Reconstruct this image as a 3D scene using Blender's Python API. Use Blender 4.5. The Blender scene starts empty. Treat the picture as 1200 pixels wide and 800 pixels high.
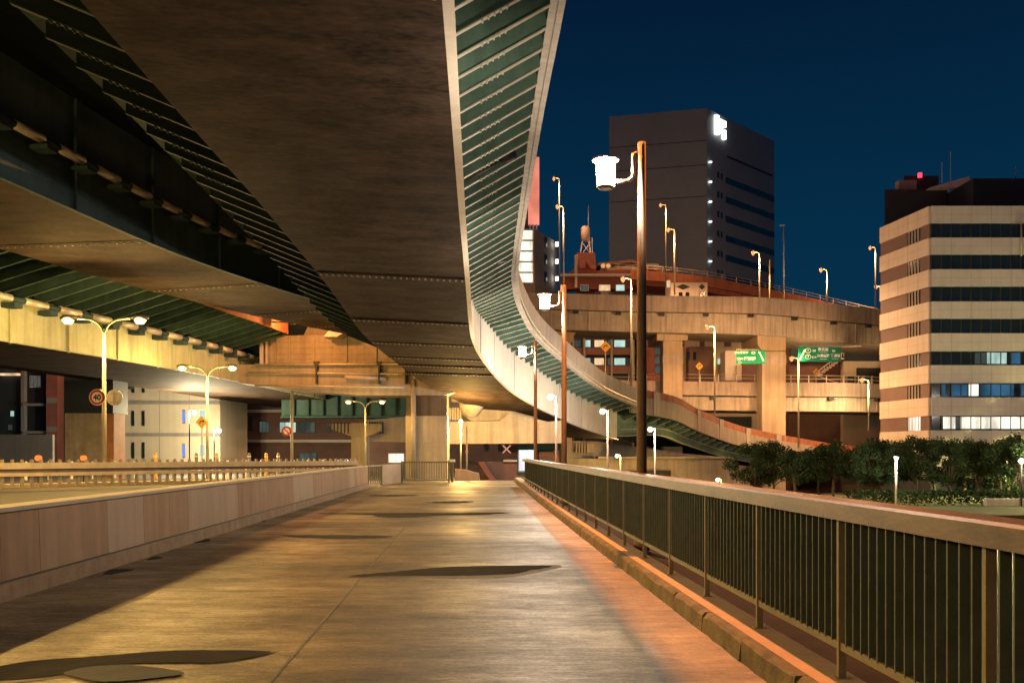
import bpy, math, random
from mathutils import Vector, Matrix
random.seed(7)
SC = bpy.context.scene
COL = SC.collection
R = math.radians
EYE = 1.6
PZ = -2.2            # level of the park
F = 1100.0            # focal length in photo pixels (1200 wide)

# ------------------------------------------------------------------ camera
cam_d = bpy.data.cameras.new('camera'); cam = bpy.data.objects.new('camera', cam_d); COL.objects.link(cam)
cam.location = (0, 0, EYE); cam.rotation_euler = (R(90), 0, 0)
cam_d.sensor_width = 36; cam_d.lens = 36 * F / 1200; cam_d.shift_y = 130 / 1200
cam_d.clip_start = 0.1; cam_d.clip_end = 4000
SC.camera = cam

# ------------------------------------------------------------------ night sky, exposure
world = bpy.data.worlds.new('World'); SC.world = world; world.use_nodes = True
wn = world.node_tree; wn.nodes.clear()
wo = wn.nodes.new('ShaderNodeOutputWorld'); wb = wn.nodes.new('ShaderNodeBackground')
wc = wn.nodes.new('ShaderNodeTexCoord'); ws = wn.nodes.new('ShaderNodeSeparateXYZ'); wr = wn.nodes.new('ShaderNodeValToRGB')
wn.links.new(wc.outputs['Generated'], ws.inputs[0]); wn.links.new(ws.outputs['Z'], wr.inputs[0])
wr.color_ramp.elements[0].position = 0.0; wr.color_ramp.elements[0].color = (0.0030, 0.0360, 0.078, 1)
wr.color_ramp.elements[1].position = 0.45; wr.color_ramp.elements[1].color = (0.0013, 0.0105, 0.034, 1)
e = wr.color_ramp.elements.new(0.22); e.color = (0.0016, 0.0270, 0.065, 1)
wn.links.new(wr.outputs[0], wb.inputs['Color']); wb.inputs['Strength'].default_value = 0.76
wn.links.new(wb.outputs[0], wo.inputs['Surface'])
SC.view_settings.view_transform = 'Standard'; SC.view_settings.look = 'None'
SC.view_settings.exposure = 0.35; SC.view_settings.gamma = 1.0
SC.render.engine = 'CYCLES'
SC.cycles.use_denoising = True
try: SC.cycles.denoiser = 'OPENIMAGEDENOISE'
except Exception: pass
SC.cycles.max_bounces = 6; SC.cycles.diffuse_bounces = 4; SC.cycles.glossy_bounces = 3
SC.cycles.sample_clamp_indirect = 4.0; SC.cycles.sample_clamp_direct = 0.0
SC.cycles.caustics_reflective = False; SC.cycles.caustics_refractive = False

# ------------------------------------------------------------------ helpers
def P(px, py, Y):
    """world point seen at photo pixel (px,py) at depth Y"""
    return Vector(((px - 600) / F * Y, Y, EYE + (530 - py) / F * Y))

class MB:
    def __init__(self): self.v = []; self.f = []; self.m = []; self.cm = 0
    def quad(self, a, b, c, d): self.poly([a, b, c, d])
    def poly(self, pts):
        n = len(self.v); self.v += [tuple(p) for p in pts]
        self.f.append(tuple(range(n, n + len(pts)))); self.m.append(self.cm)
    def _hex(self, p):
        n = len(self.v); self.v += [tuple(q) for q in p]
        for f in ((0,3,2,1),(4,5,6,7),(0,1,5,4),(1,2,6,5),(2,3,7,6),(3,0,4,7)):
            self.f.append(tuple(n + i for i in f)); self.m.append(self.cm)
    def box(self, x0, x1, y0, y1, z0, z1):
        self._hex([(x0,y0,z0),(x1,y0,z0),(x1,y1,z0),(x0,y1,z0),(x0,y0,z1),(x1,y0,z1),(x1,y1,z1),(x0,y1,z1)])
        return self
    def slab(self, A, B, z0, z1, d0, d1, u0=0.0, u1=1.0):
        """box along plan line A->B (fractions u0..u1), from d0 to d1 along its normal that faces right of A->B"""
        A = Vector(A[:2]); B = Vector(B[:2]); t = (B - A); n = Vector((t.y, -t.x)).normalized()
        p0 = A + t*u0; p1 = A + t*u1
        a, b, c, d = p0 + n*d1, p1 + n*d1, p1 + n*d0, p0 + n*d0
        self._hex([(q.x, q.y, z) for z in (z0, z1) for q in (a, b, c, d)])
        return self
    def prism(self, pts, y0, y1):
        """outline of (x,z) points extruded along y"""
        n = len(self.v); k = len(pts)
        self.v += [(x, y0, z) for x, z in pts] + [(x, y1, z) for x, z in pts]
        self.f.append(tuple(range(n, n + k))); self.m.append(self.cm)
        self.f.append(tuple(range(n + 2*k - 1, n + k - 1, -1))); self.m.append(self.cm)
        for i in range(k):
            j = (i + 1) % k
            self.f.append((n + j, n + i, n + k + i, n + k + j)); self.m.append(self.cm)
        return self
    def plan(self, pts, z0, z1):
        n = len(self.v); k = len(pts)
        self.v += [(x, y, z0) for x, y in pts] + [(x, y, z1) for x, y in pts]
        self.f.append(tuple(range(n + k - 1, n - 1, -1))); self.m.append(self.cm)
        self.f.append(tuple(range(n + k, n + 2*k))); self.m.append(self.cm)
        for i in range(k):
            j = (i + 1) % k
            self.f.append((n + i, n + j, n + k + j, n + k + i)); self.m.append(self.cm)
        return self
    def tube(self, path, r, n=8, cap=True):
        path = [Vector(p) for p in path]; rings = []
        for i, p in enumerate(path):
            t = (path[min(i+1, len(path)-1)] - path[max(i-1, 0)]).normalized()
            up = Vector((0, 0, 1)) if abs(t.z) < .95 else Vector((0, 1, 0))
            a = t.cross(up).normalized(); b = a.cross(t).normalized()
            rr = r[i] if isinstance(r, (list, tuple)) else r
            base = len(self.v); rings.append(base)
            for k in range(n):
                an = 2*math.pi*k/n
                self.v.append(tuple(p + a*math.cos(an)*rr + b*math.sin(an)*rr))
        for q in range(len(rings) - 1):
            for k in range(n):
                k2 = (k + 1) % n
                self.f.append((rings[q] + k, rings[q+1] + k, rings[q+1] + k2, rings[q] + k2)); self.m.append(self.cm)
        if cap:
            self.f.append(tuple(rings[0] + k for k in range(n))); self.m.append(self.cm)
            self.f.append(tuple(rings[-1] + k for k in range(n - 1, -1, -1))); self.m.append(self.cm)
        return self
    def build(self, name, mats, parent=None, smooth=False, bevel=0):
        me = bpy.data.meshes.new(name); me.from_pydata(self.v, [], self.f)
        if not isinstance(mats, (list, tuple)): mats = [mats]
        for m in mats: me.materials.append(m)
        for p, k in zip(me.polygons, self.m): p.material_index = k; p.use_smooth = smooth
        me.update()
        o = bpy.data.objects.new(name, me); COL.objects.link(o)
        if parent is not None:
            o.parent = parent; o.matrix_parent_inverse = Matrix.Translation(-parent.location)
        if bevel:
            b = o.modifiers.new('bevel', 'BEVEL'); b.width = bevel; b.segments = 2; b.limit_method = 'ANGLE'
        return o

def tag(o, label=None, cat=None, group=None, kind=None):
    if label: o['label'] = label
    if cat: o['category'] = cat
    if group: o['group'] = group
    if kind: o['kind'] = kind
    return o
def thing(name, label, cat, loc=(0, 0, 0), group=None):
    o = bpy.data.objects.new(name, None); COL.objects.link(o); o.location = loc; o.empty_display_size = .3
    return tag(o, label, cat, group)
def children(o): return [c for c in bpy.data.objects if c.parent == o]
def copy_tree(o, parent=None):
    c = o.copy(); COL.objects.link(c)
    if parent is not None: c.parent = parent
    for ch in children(o): copy_tree(ch, c)
    return c
def struct(o): o['kind'] = 'structure'; return o

# ------------------------------------------------------------------ materials
def mat(name, col, rough=.75, metal=0.0, var=.22, scale=2.0, stretch=(1, 1, 1), bump=0.0, streak=0.0, fine=12.0, spec=.5, grain=.35):
    m = bpy.data.materials.new(name); m.use_nodes = True; nt = m.node_tree; b = nt.nodes['Principled BSDF']
    b.inputs['Roughness'].default_value = rough; b.inputs['Metallic'].default_value = metal
    b.inputs['Specular IOR Level'].default_value = spec
    tc = nt.nodes.new('ShaderNodeTexCoord'); mp = nt.nodes.new('ShaderNodeMapping'); mp.inputs['Scale'].default_value = stretch
    nt.links.new(tc.outputs['Object'], mp.inputs[0])
    n1 = nt.nodes.new('ShaderNodeTexNoise'); n1.inputs['Scale'].default_value = scale; n1.inputs['Detail'].default_value = 6; n1.inputs['Roughness'].default_value = .65
    n2 = nt.nodes.new('ShaderNodeTexNoise'); n2.inputs['Scale'].default_value = scale*fine; n2.inputs['Detail'].default_value = 3
    nt.links.new(mp.outputs[0], n1.inputs['Vector']); nt.links.new(mp.outputs[0], n2.inputs['Vector'])
    mx = nt.nodes.new('ShaderNodeMath'); mx.operation = 'MULTIPLY_ADD'; mx.inputs[1].default_value = grain
    nt.links.new(n2.outputs['Fac'], mx.inputs[0]); nt.links.new(n1.outputs['Fac'], mx.inputs[2])
    rp = nt.nodes.new('ShaderNodeValToRGB'); rp.color_ramp.elements[0].position = .245 + grain*.5; rp.color_ramp.elements[1].position = .745 + grain*.5
    rp.color_ramp.elements[0].color = tuple(max(0, c*(1 - var)) for c in col) + (1,)
    rp.color_ramp.elements[1].color = tuple(min(1, c*(1 + var)) for c in col) + (1,)
    nt.links.new(mx.outputs[0], rp.inputs[0]); out = rp.outputs[0]
    if streak:
        mp2 = nt.nodes.new('ShaderNodeMapping'); mp2.inputs['Scale'].default_value = (2.2, 2.2, .12)
        nt.links.new(tc.outputs['Object'], mp2.inputs[0])
        n3 = nt.nodes.new('ShaderNodeTexNoise'); n3.inputs['Scale'].default_value = 1.6; n3.inputs['Detail'].default_value = 5
        nt.links.new(mp2.outputs[0], n3.inputs['Vector'])
        r3 = nt.nodes.new('ShaderNodeValToRGB'); r3.color_ramp.elements[0].position = .42; r3.color_ramp.elements[1].position = .68
        nt.links.new(n3.outputs['Fac'], r3.inputs[0])
        f3 = nt.nodes.new('ShaderNodeMath'); f3.operation = 'MULTIPLY'; f3.inputs[1].default_value = streak; nt.links.new(r3.outputs[0], f3.inputs[0])
        mix = nt.nodes.new('ShaderNodeMixRGB'); mix.blend_type = 'MIX'; mix.inputs['Color2'].default_value = (col[0]*.38, col[1]*.33, col[2]*.28, 1)
        nt.links.new(f3.outputs[0], mix.inputs['Fac']); nt.links.new(out, mix.inputs['Color1']); out = mix.outputs[0]
    nt.links.new(out, b.inputs['Base Color'])
    if bump:
        bp = nt.nodes.new('ShaderNodeBump'); bp.inputs['Strength'].default_value = bump; bp.inputs['Distance'].default_value = .02
        nt.links.new(mx.outputs[0], bp.inputs['Height']); nt.links.new(bp.outputs[0], b.inputs['Normal'])
    return m
def glow(name, col, strength):
    m = bpy.data.materials.new(name); m.use_nodes = True; nt = m.node_tree; nt.nodes.clear()
    o = nt.nodes.new('ShaderNodeOutputMaterial'); e = nt.nodes.new('ShaderNodeEmission')
    e.inputs['Color'].default_value = (*col, 1); e.inputs['Strength'].default_value = strength
    nt.links.new(e.outputs[0], o.inputs[0]); return m
def glow_room(name, col, strength, scale=(.9, .9, .25)):
    """a lit window: the room behind it is unevenly bright"""
    m = glow(name, col, strength); nt = m.node_tree; e = [n for n in nt.nodes if n.type == 'EMISSION'][0]
    tc = nt.nodes.new('ShaderNodeTexCoord'); mp = nt.nodes.new('ShaderNodeMapping'); mp.inputs['Scale'].default_value = scale
    n = nt.nodes.new('ShaderNodeTexNoise'); n.inputs['Scale'].default_value = 1.0; n.inputs['Detail'].default_value = 3
    r = nt.nodes.new('ShaderNodeValToRGB'); r.color_ramp.elements[0].position = .35; r.color_ramp.elements[1].position = .6
    r.color_ramp.elements[0].color = tuple(c*.45 for c in col) + (1,); r.color_ramp.elements[1].color = (*col, 1)
    nt.links.new(tc.outputs['Object'], mp.inputs[0]); nt.links.new(mp.outputs[0], n.inputs['Vector'])
    nt.links.new(n.outputs['Fac'], r.inputs[0]); nt.links.new(r.outputs[0], e.inputs['Color']); return m

def lantern_glass():
    m = bpy.data.materials.new('lantern_glass'); m.use_nodes = True; nt = m.node_tree; nt.nodes.clear()
    o = nt.nodes.new('ShaderNodeOutputMaterial'); e = nt.nodes.new('ShaderNodeEmission'); t = nt.nodes.new('ShaderNodeBsdfTransparent'); a = nt.nodes.new('ShaderNodeAddShader')
    e.inputs['Color'].default_value = (1, .88, .70, 1); e.inputs['Strength'].default_value = 4.0; t.inputs['Color'].default_value = (.9, .87, .82, 1)
    nt.links.new(t.outputs[0], a.inputs[0]); nt.links.new(e.outputs[0], a.inputs[1]); nt.links.new(a.outputs[0], o.inputs[0]); return m
M = {}
M['concrete'] = mat('concrete', (.34, .30, .25), .85, var=.28, scale=1.2, bump=.25, streak=.35)
M['concrete_fine'] = mat('concrete_fine', (.40, .36, .30), .85, var=.12, scale=2.2, bump=.15, streak=.2)
M['wall_tone'] = [mat('wall_panel_a', (.45, .285, .17), .85, var=.14, scale=1.6, bump=.12, streak=.45),
                  mat('wall_panel_b', (.52, .385, .265), .85, var=.10, scale=1.6, bump=.12, streak=.18),
                  mat('wall_panel_c', (.47, .305, .185), .85, var=.12, scale=1.6, bump=.12, streak=.3)]
M['wall_plinth'] = mat('wall_plinth', (.36, .25, .155), .9, var=.3, scale=3, bump=.3, streak=.25)
M['coping'] = mat('coping', (.50, .43, .32), .8, var=.15, scale=2, bump=.1)
M['kerb'] = mat('kerbstone', (.10, .085, .055), .92, var=.65, scale=3.5, bump=.6)
M['kerb_top'] = mat('kerb_strip', (.36, .25, .19), .9, var=.2, scale=2.5, bump=.2)
M['asphalt'] = mat('asphalt', (.05, .048, .046), .8, var=.3, scale=2, bump=.3, fine=40)
M['patch'] = mat('patch_asphalt', (.038, .033, .029), .95, var=.3, scale=5, bump=.3, fine=30, spec=.1)
M['patch_rim'] = mat('patch_rim', (.24, .185, .12), .7, var=.2, scale=5, bump=.2)
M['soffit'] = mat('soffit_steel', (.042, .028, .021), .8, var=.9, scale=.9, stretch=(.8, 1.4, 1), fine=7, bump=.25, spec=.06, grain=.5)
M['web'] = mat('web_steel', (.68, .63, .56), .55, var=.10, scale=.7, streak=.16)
M['web_shaded'] = mat('web_shaded_steel', (.042, .075, .088), .75, var=.3, scale=.7, streak=.25, spec=.1)  # darker copy of the web steel, with the shade put into the colour
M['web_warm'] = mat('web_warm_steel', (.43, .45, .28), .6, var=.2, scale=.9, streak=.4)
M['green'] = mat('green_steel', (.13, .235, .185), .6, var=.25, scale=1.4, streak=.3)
M['bracket_shaded'] = mat('bracket_shaded_steel', (.010, .018, .020), .8, var=.3, spec=.08); M['bracket_edge_shaded'] = mat('bracket_edge_shaded_steel', (.020, .036, .036), .7, var=.3, spec=.1)  # near-black copies of the bracket steel, shade of the left side in the colour
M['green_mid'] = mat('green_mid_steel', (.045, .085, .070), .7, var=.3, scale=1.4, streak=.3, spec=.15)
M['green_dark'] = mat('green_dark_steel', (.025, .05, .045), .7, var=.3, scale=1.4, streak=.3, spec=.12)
M['flange'] = mat('flange_steel', (.48, .48, .40), .55, var=.2, scale=2.5)
M['bolt'] = mat('bolt_steel', (.62, .60, .50), .45, var=.2, scale=6)
M['bolt_dull'] = mat('bolt_dull_steel', (.20, .155, .11), .6, var=.6, scale=1.5)
M['rim_beam'] = mat('edge_beam_steel', (.44, .38, .31), .6, var=.3, scale=1.6, streak=.4)
M['pipe'] = mat('galvanised_pipe', (.50, .46, .38), .45, .3, var=.2, scale=3)
M['parapet'] = mat('parapet_steel', (.33, .285, .24), .7, var=.2, scale=.8, streak=.4)
M['barrier'] = mat('barrier_light_tint', (.33, .12, .065), .75, var=.35, scale=1.6, streak=.4)  # orange and red light on parapets and fascia put into the base colour
M['v_girder'] = mat('beige_girder', (.46, .43, .36), .7, var=.25, scale=.45, streak=.55)
M['v_parapet'] = mat('beige_parapet', (.42, .37, .32), .8, var=.2, scale=.5, streak=.5)
M['pier'] = mat('pier_paint', (.42, .35, .25), .75, var=.15, scale=.6, streak=.3)
M['cap_beam'] = mat('cap_beam_paint', (.37, .31, .24), .7, var=.22, scale=.6, streak=.35)
M['dark'] = mat('dark_paint', (.03, .033, .035), .6, var=.3, scale=2)
M['rail_paint'] = mat('rail_paint', (.060, .080, .068), .5, .1, var=.3, scale=5)
M['rail_post'] = mat('rail_post_paint', (.16, .145, .10), .5, .1, var=.2, scale=5)
M['rail_cap'] = mat('rail_cap_metal', (.064, .043, .031), .45, .15, var=.9, scale=2.6, stretch=(1.4, .5, 2.2), bump=.06)
M['post_brown'] = mat('post_brown', (.22, .15, .105), .7, .0, var=.25, scale=3)
M['lamp_pole'] = mat('lamp_pole_paint', (.42, .38, .26), .5, .2, var=.12, scale=3)
M['lantern_metal'] = mat('lantern_metal', (.30, .22, .15), .45, .3, var=.2, scale=6)
M['white'] = mat('white_paint', (.75, .72, .62), .6, var=.1, scale=4)
M['guard'] = mat('guard_rail_paint', (.46, .38, .26), .5, .2, var=.25, scale=4, streak=.2)
M['glass'] = mat('dark_glass', (.015, .022, .028), .12, 0, var=.2, scale=1, spec=.9)
M['glass_teal'] = mat('teal_glass', (.010, .045, .055), .2, 0, var=.3, scale=.3, spec=.8)
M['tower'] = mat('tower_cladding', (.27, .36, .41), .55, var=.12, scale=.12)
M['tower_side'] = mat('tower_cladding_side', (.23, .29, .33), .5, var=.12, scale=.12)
M['bldg_white'] = mat('white_tile', (.60, .55, .50), .6, var=.1, scale=.5, streak=.12)
M['bldg_brown'] = mat('brown_tile', (.13, .07, .055), .75, var=.25, scale=.8)
M['office_panel'] = mat('office_panel_tile', (.15, .105, .10), .7, var=.15, scale=.8)
M['bldg_dark'] = mat('dark_tile', (.020, .030, .042), .7, var=.25, scale=.6)
M['bldg_beige'] = mat('beige_render', (.52, .46, .36), .8, var=.08, scale=.6, streak=.15)
M['bldg_grey'] = mat('grey_render', (.24, .23, .23), .8, var=.15, scale=.5, streak=.2)
M['bldg_red'] = mat('red_render', (.24, .085, .07), .75, var=.2, scale=.6)
M['sign_green'] = mat('sign_green', (.0, .20, .095), .4, var=.08, scale=1)
M['sign_white'] = mat('sign_white', (.82, .82, .78), .4, var=.05, scale=1)
M['sign_red'] = mat('sign_red', (.45, .03, .03), .4, var=.1, scale=2)
M['sign_yellow'] = mat('sign_yellow', (.75, .40, .03), .45, var=.08, scale=2)
M['sign_black'] = mat('sign_black', (.02, .05, .05), .5, var=.1, scale=2)
M['bark'] = mat('bark', (.09, .065, .045), .9, var=.3, scale=6, bump=.5)
M['leaf'] = mat('leaf', (.030, .055, .020), .8, var=.5, scale=.9, spec=.1)
M['grass'] = mat('grass', (.10, .13, .04), .95, var=.4, scale=1.2, bump=.4)
M['ground'] = mat('ground_soil', (.10, .09, .075), .95, var=.3, scale=.4)
M['water'] = mat('river_water', (.010, .016, .018), .30, var=.2, scale=.5, bump=.35)
M['tank'] = mat('tank_paint', (.50, .44, .42), .6, var=.15, scale=2)
YEL, SOD, WHT, SODY = (1.0, .60, .17), (1.0, .34, .075), (1.0, .84, .66), (1.0, .56, .25)
M['g_yel'] = glow('lamp_yellow', (1.0, .74, .30), 3.2); M['g_sod'] = glow('lamp_sodium', (1.0, .36, .12), 1.25)
M['g_wht'] = lantern_glass(); M['g_small'] = glow('lamp_small_white', (1.0, .90, .72), 5)
M['g_tiny'] = glow('lamp_tiny_white', (1.0, .95, .86), 2.2); M['g_red'] = glow('lamp_red', (1.0, .03, .06), 3); M['g_tail'] = glow('lamp_tail', (1.0, .16, .03), 1.6)
M['win_white'] = glow_room('window_white', (1.0, .93, .74), 1.25); M['win_warm'] = glow_room('window_warm', (1.0, .66, .36), .9)
M['win_blue'] = glow_room('window_blue', (.10, .32, .55), .32, (.6, .6, .3)); M['win_cold'] = glow_room('window_cold', (.62, .9, .8), .7)
M['win_blueline'] = glow('window_blue_bright', (.12, .30, 1.0), 1.0)
M['win_dim'] = glow_room('window_dim', (.16, .20, .17), .35, (.7, .7, .4))
M['neon_red'] = glow_room('panel_red_lit', (1.0, .30, .20), .95, (.2, .2, .1))
M['g_sign'] = glow('tower_sign_lit', (1.0, .96, .88), 2.6)
M['shop'] = glow_room('shop_white', (.92, .93, 1.0), 1.1)

def walkway_material():
    m = bpy.data.materials.new('worn_paving'); m.use_nodes = True; nt = m.node_tree; b = nt.nodes['Principled BSDF']
    tc = nt.nodes.new('ShaderNodeTexCoord')
    def noise(scale, st, detail=5, rough=.6):
        mp = nt.nodes.new('ShaderNodeMapping'); mp.inputs['Scale'].default_value = st; nt.links.new(tc.outputs['Object'], mp.inputs[0])
        n = nt.nodes.new('ShaderNodeTexNoise'); n.inputs['Scale'].default_value = scale; n.inputs['Detail'].default_value = detail; n.inputs['Roughness'].default_value = rough
        nt.links.new(mp.outputs[0], n.inputs['Vector']); return n.outputs['Fac']
    def math_(op, a, b_=None, c=None):
        n = nt.nodes.new('ShaderNodeMath'); n.operation = op
        for i, x in enumerate((a, b_, c)):
            if x is None: continue
            if isinstance(x, (int, float)): n.inputs[i].default_value = x
            else: nt.links.new(x, n.inputs[i])
        return n.outputs[0]
    s1 = noise(1.0, (.8, 2.6, 1), 10, .82)         # brushed bands across the path
    s2 = noise(1.0, (4.5, 17.0, 1), 6, .85)        # fine brush lines
    s3 = noise(.35, (1, 1, 1), 4)                 # broad stains
    s4 = noise(30, (.8, 1, 1), 5, .85)                  # grain
    v = math_('MULTIPLY', s1, .50); v = math_('MULTIPLY_ADD', s2, .30, v); v = math_('MULTIPLY_ADD', s3, .46, v); v = math_('MULTIPLY_ADD', s4, .30, v)
    rp = nt.nodes.new('ShaderNodeValToRGB'); cr = rp.color_ramp
    cr.elements[0].position = .665; cr.elements[0].color = (.050, .038, .027, 1)
    cr.elements[1].position = .915; cr.elements[1].color = (.48, .365, .215, 1)
    x = cr.elements.new(.78); x.color = (.175, .132, .082, 1)
    nt.links.new(v, rp.inputs[0]); nt.links.new(rp.outputs[0], b.inputs['Base Color'])
    rr = nt.nodes.new('ShaderNodeMapRange'); rr.inputs['From Min'].default_value = .64; rr.inputs['From Max'].default_value = .94
    rr.inputs['To Min'].default_value = .66; rr.inputs['To Max'].default_value = .36
    nt.links.new(v, rr.inputs['Value']); nt.links.new(rr.outputs[0], b.inputs['Roughness'])
    bp = nt.nodes.new('ShaderNodeBump'); bp.inputs['Strength'].default_value = .35; bp.inputs['Distance'].default_value = .012
    nt.links.new(v, bp.inputs['Height']); nt.links.new(bp.outputs[0], b.inputs['Normal'])
    return m
M['walk'] = walkway_material()

# ------------------------------------------------------------------ lamps' light
def downlight(loc, col, watts, r=.12, up=.12, cone=168):
    """street lamp: most light goes below the head, a little is lost upwards"""
    d = bpy.data.lights.new('bulb', 'SPOT'); d.energy = watts*(1 - up); d.color = col; d.shadow_soft_size = r; d.spot_size = R(cone); d.spot_blend = .25
    o = bpy.data.objects.new('bulb', d); COL.objects.link(o); o.location = loc
    bulb(loc, col, watts*up, r)
def bulb(loc, col, watts, r=.12, parent=None):
    d = bpy.data.lights.new('bulb', 'POINT'); d.energy = watts; d.color = col; d.shadow_soft_size = r
    o = bpy.data.objects.new('bulb', d); COL.objects.link(o); o.location = loc
    if parent is not None: o.parent = parent
    return o

# ================================================================== GROUND, PATH, WATER
def ground():
    g = MB(); g.quad((-1500, -300, -3.2), (1500, -300, -3.2), (1500, 3000, -3.2), (-1500, 3000, -3.2))
    struct(g.build('ground', M['ground']))
    w = MB(); w.quad((1.5, -200, -3.19), (400, -200, -3.19), (400, 56, -3.19), (1.5, 56, -3.19)); struct(w.build('river_water', M['water']))
    l = MB(); l.plan([(-400, 43), (-2.4, 43), (-2.4, 53.2), (.8, 53.2), (6, 78), (22, 96), (10, 200), (-400, 200)], -3.15, -.06); struct(l.build('street_ground', M['asphalt']))
    gr = MB(); gr.plan([(14, 57), (130, 57), (130, 84), (14, 84)], -3.18, PZ - .002); tag(gr.build('grass', M['grass']), kind='stuff')
ground()
def bend(Y): return -.045*Y + .00015*Y*Y
YS = [-8, -4, 0, 3] + [4 + 1.5*i for i in range(34)]
def path_and_kerb():
    w = MB()
    def leftx(Y): return -5.15 - .032*Y
    for a, b in zip(YS[:-1], YS[1:]):
        w.quad((leftx(a) - .3, a, 0), (2.07 + bend(a), a, 0), (2.07 + bend(b), b, 0), (leftx(b) - .3, b, 0))
    struct(w.build('path', M['walk']))
    u = MB()                                                      # bridge deck body under the path
    for a, b in zip(YS[:-1], YS[1:]):
        u._hex([(leftx(a) - 9, a, -1.2), (2.45 + bend(a), a, -1.2), (2.45 + bend(b), b, -1.2), (leftx(b) - 9, b, -1.2),
                (leftx(a) - 9, a, -.02), (2.45 + bend(a), a, -.02), (2.45 + bend(b), b, -.02), (leftx(b) - 9, b, -.02)])
    struct(u.build('bridge_deck', M['concrete']))
    u = MB()
    for a, b in zip(YS[:-1], YS[1:]):
        u._hex([(2.47 + bend(a), a, -1.1), (3.5 + bend(a), a, -1.1), (3.5 + bend(b), b, -1.1), (2.47 + bend(b), b, -1.1), (2.47 + bend(a), a, -.005), (3.5 + bend(a), a, -.005), (3.5 + bend(b), b, -.005), (2.47 + bend(b), b, -.005)])
    struct(u.build('added_shade_ledge', mat('ledge_shade', (.022, .020, .018), .95, var=.4, scale=2, spec=.1)))  # added ledge, shade under the railing put into its near-black colour
    k = MB(); rnd = random.Random(3); y = -6.0
    while y < 52.5:                                               # kerbstones with chipped, uneven front edges
        L = 1.2; y1 = y + L - .012; n = 6; rows = []
        for i in range(n + 1):
            yy = y + (y1 - y)*i/n; x = 2.06 + bend(yy); c = rnd.uniform(.008, .05); dz = rnd.uniform(-.012, .004)
            rows.append([(x + rnd.uniform(-.008, .008), yy, -.01), (x + .012, yy, .175 - c + dz), (x + .012 + c, yy, .175 + dz*.5), (x + .10, yy, .178), (x + .10, yy, -.01)])
        for p, q in zip(rows[:-1], rows[1:]):
            for i in range(4): k.quad(p[i], p[i+1], q[i+1], q[i])
        k.poly(rows[0]); k.poly(rows[-1][::-1]); y += L
    struct(k.build('kerb', M['kerb']))
    s = MB()
    for a, b in zip(YS[:-1], YS[1:]):
        s._hex([(2.165 + bend(a), a, -.019), (2.46 + bend(a), a, -.019), (2.46 + bend(b), b, -.019), (2.165 + bend(b), b, -.019),
                (2.165 + bend(a), a, .172), (2.46 + bend(a), a, .172), (2.46 + bend(b), b, .172), (2.165 + bend(b), b, .172)])
    struct(s.build('kerb_strip_pavement', M['kerb_top']))
    j = MB()
    for a, b in zip(YS[:-1], YS[1:]):
        if a < 2: continue
        j.quad((-1.405 - .045*a, a, .004), (-1.38 - .045*a, a, .004), (-1.38 - .045*b, b, .004), (-1.405 - .045*b, b, .004))
    struct(j.build('path_joint', mat('joint_seal', (.20, .17, .13), .8, var=.5, scale=1.5)))
    prnd = random.Random(8)
    def patch(pts, z, m, name='path_patch', rim=False):
        if m is M['patch'] and z < .006:
            cx = sum(p[0] for p in pts)/len(pts); cy = sum(p[1] for p in pts)/len(pts)
            patch([(cx + (p[0] - cx)*1.035, cy + (p[1] - cy)*1.16 + .25) for p in pts], .004, M['patch_rim'], 'path_patch_rim'); z = .008
        q = MB(); n = len(pts); res = []
        for i in range(n):                                        # rounded, slightly ragged outline
            p0, p1, p2, p3 = (Vector(pts[(i + s_) % n]) for s_ in (-1, 0, 1, 2))
            for t in (0, .125, .25, .375, .5, .625, .75, .875):
                res.append(Vector((prnd.uniform(-1.5, 1.5), prnd.uniform(-.22, .22))) + .5*((2*p1) + (p2 - p0)*t + (2*p0 - 5*p1 + 4*p2 - p3)*t*t + (3*p1 - p0 - 3*p2 + p3)*t**3))
        out = []
        for px, py in res:
            Y = EYE*F/(py - 530); out.append(((px - 600)/F*Y, Y, z))
        q.poly(out); struct(q.build(name, m))
    patch([(406, 676), (470, 670), (522, 664.2), (585, 662.6), (656, 662.2), (640, 668), (600, 675), (543, 677), (470, 675.5)], .004, M['patch_rim'], 'path_patch_rim')
    patch([(410, 675.3), (470, 669), (522, 664.5), (585, 663), (645, 663.2), (620, 668.5), (600, 672.5), (543, 674.8), (480, 674.6)], .008, M['patch'])
    patch([(372, 601.3), (440, 601.8), (520, 601.2), (594, 600.6), (560, 603), (510, 604.3), (480, 606.5), (447, 606), (430, 603)], .004, M['patch'])
    patch([(332, 627.5), (390, 626.8), (458, 628.2), (440, 630.4), (400, 631.4), (352, 630)], .004, M['patch'])
    patch([(497, 588.6), (530, 587.2), (556, 587.8), (530, 589.6)], .004, M['patch'])
    patch([(430, 580.6), (470, 579.6), (492, 580.4), (460, 581.6)], .004, M['patch'])
    patch([(-40, 790), (30, 776), (119, 769), (190, 763.5), (252, 762.3), (318, 764.6), (260, 776), (196, 777), (137, 779), (60, 793), (-40, 799)], .004, M['patch'])
    for k, (x, y, w_) in enumerate(((-5.32, 12.6, .20), (-5.42, 14.2, .14), (-5.6, 17.0, .18), (-5.9, 22, .2))):
        q = MB(); q.poly([(x + w_*(1.3 + .5*math.sin(3*a + k))*.5*math.cos(a), y + w_*4*(1 + .3*math.cos(2*a + k))*.5*math.sin(a), .004) for a in [2*math.pi*i/14 for i in range(14)]]); struct(q.build('path_patch', M['patch']))
    patch([(76, 789), (110, 782), (160, 781), (216, 789.5), (170, 797), (120, 800), (90, 795)], .012, M['asphalt'])
path_and_kerb()

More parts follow.
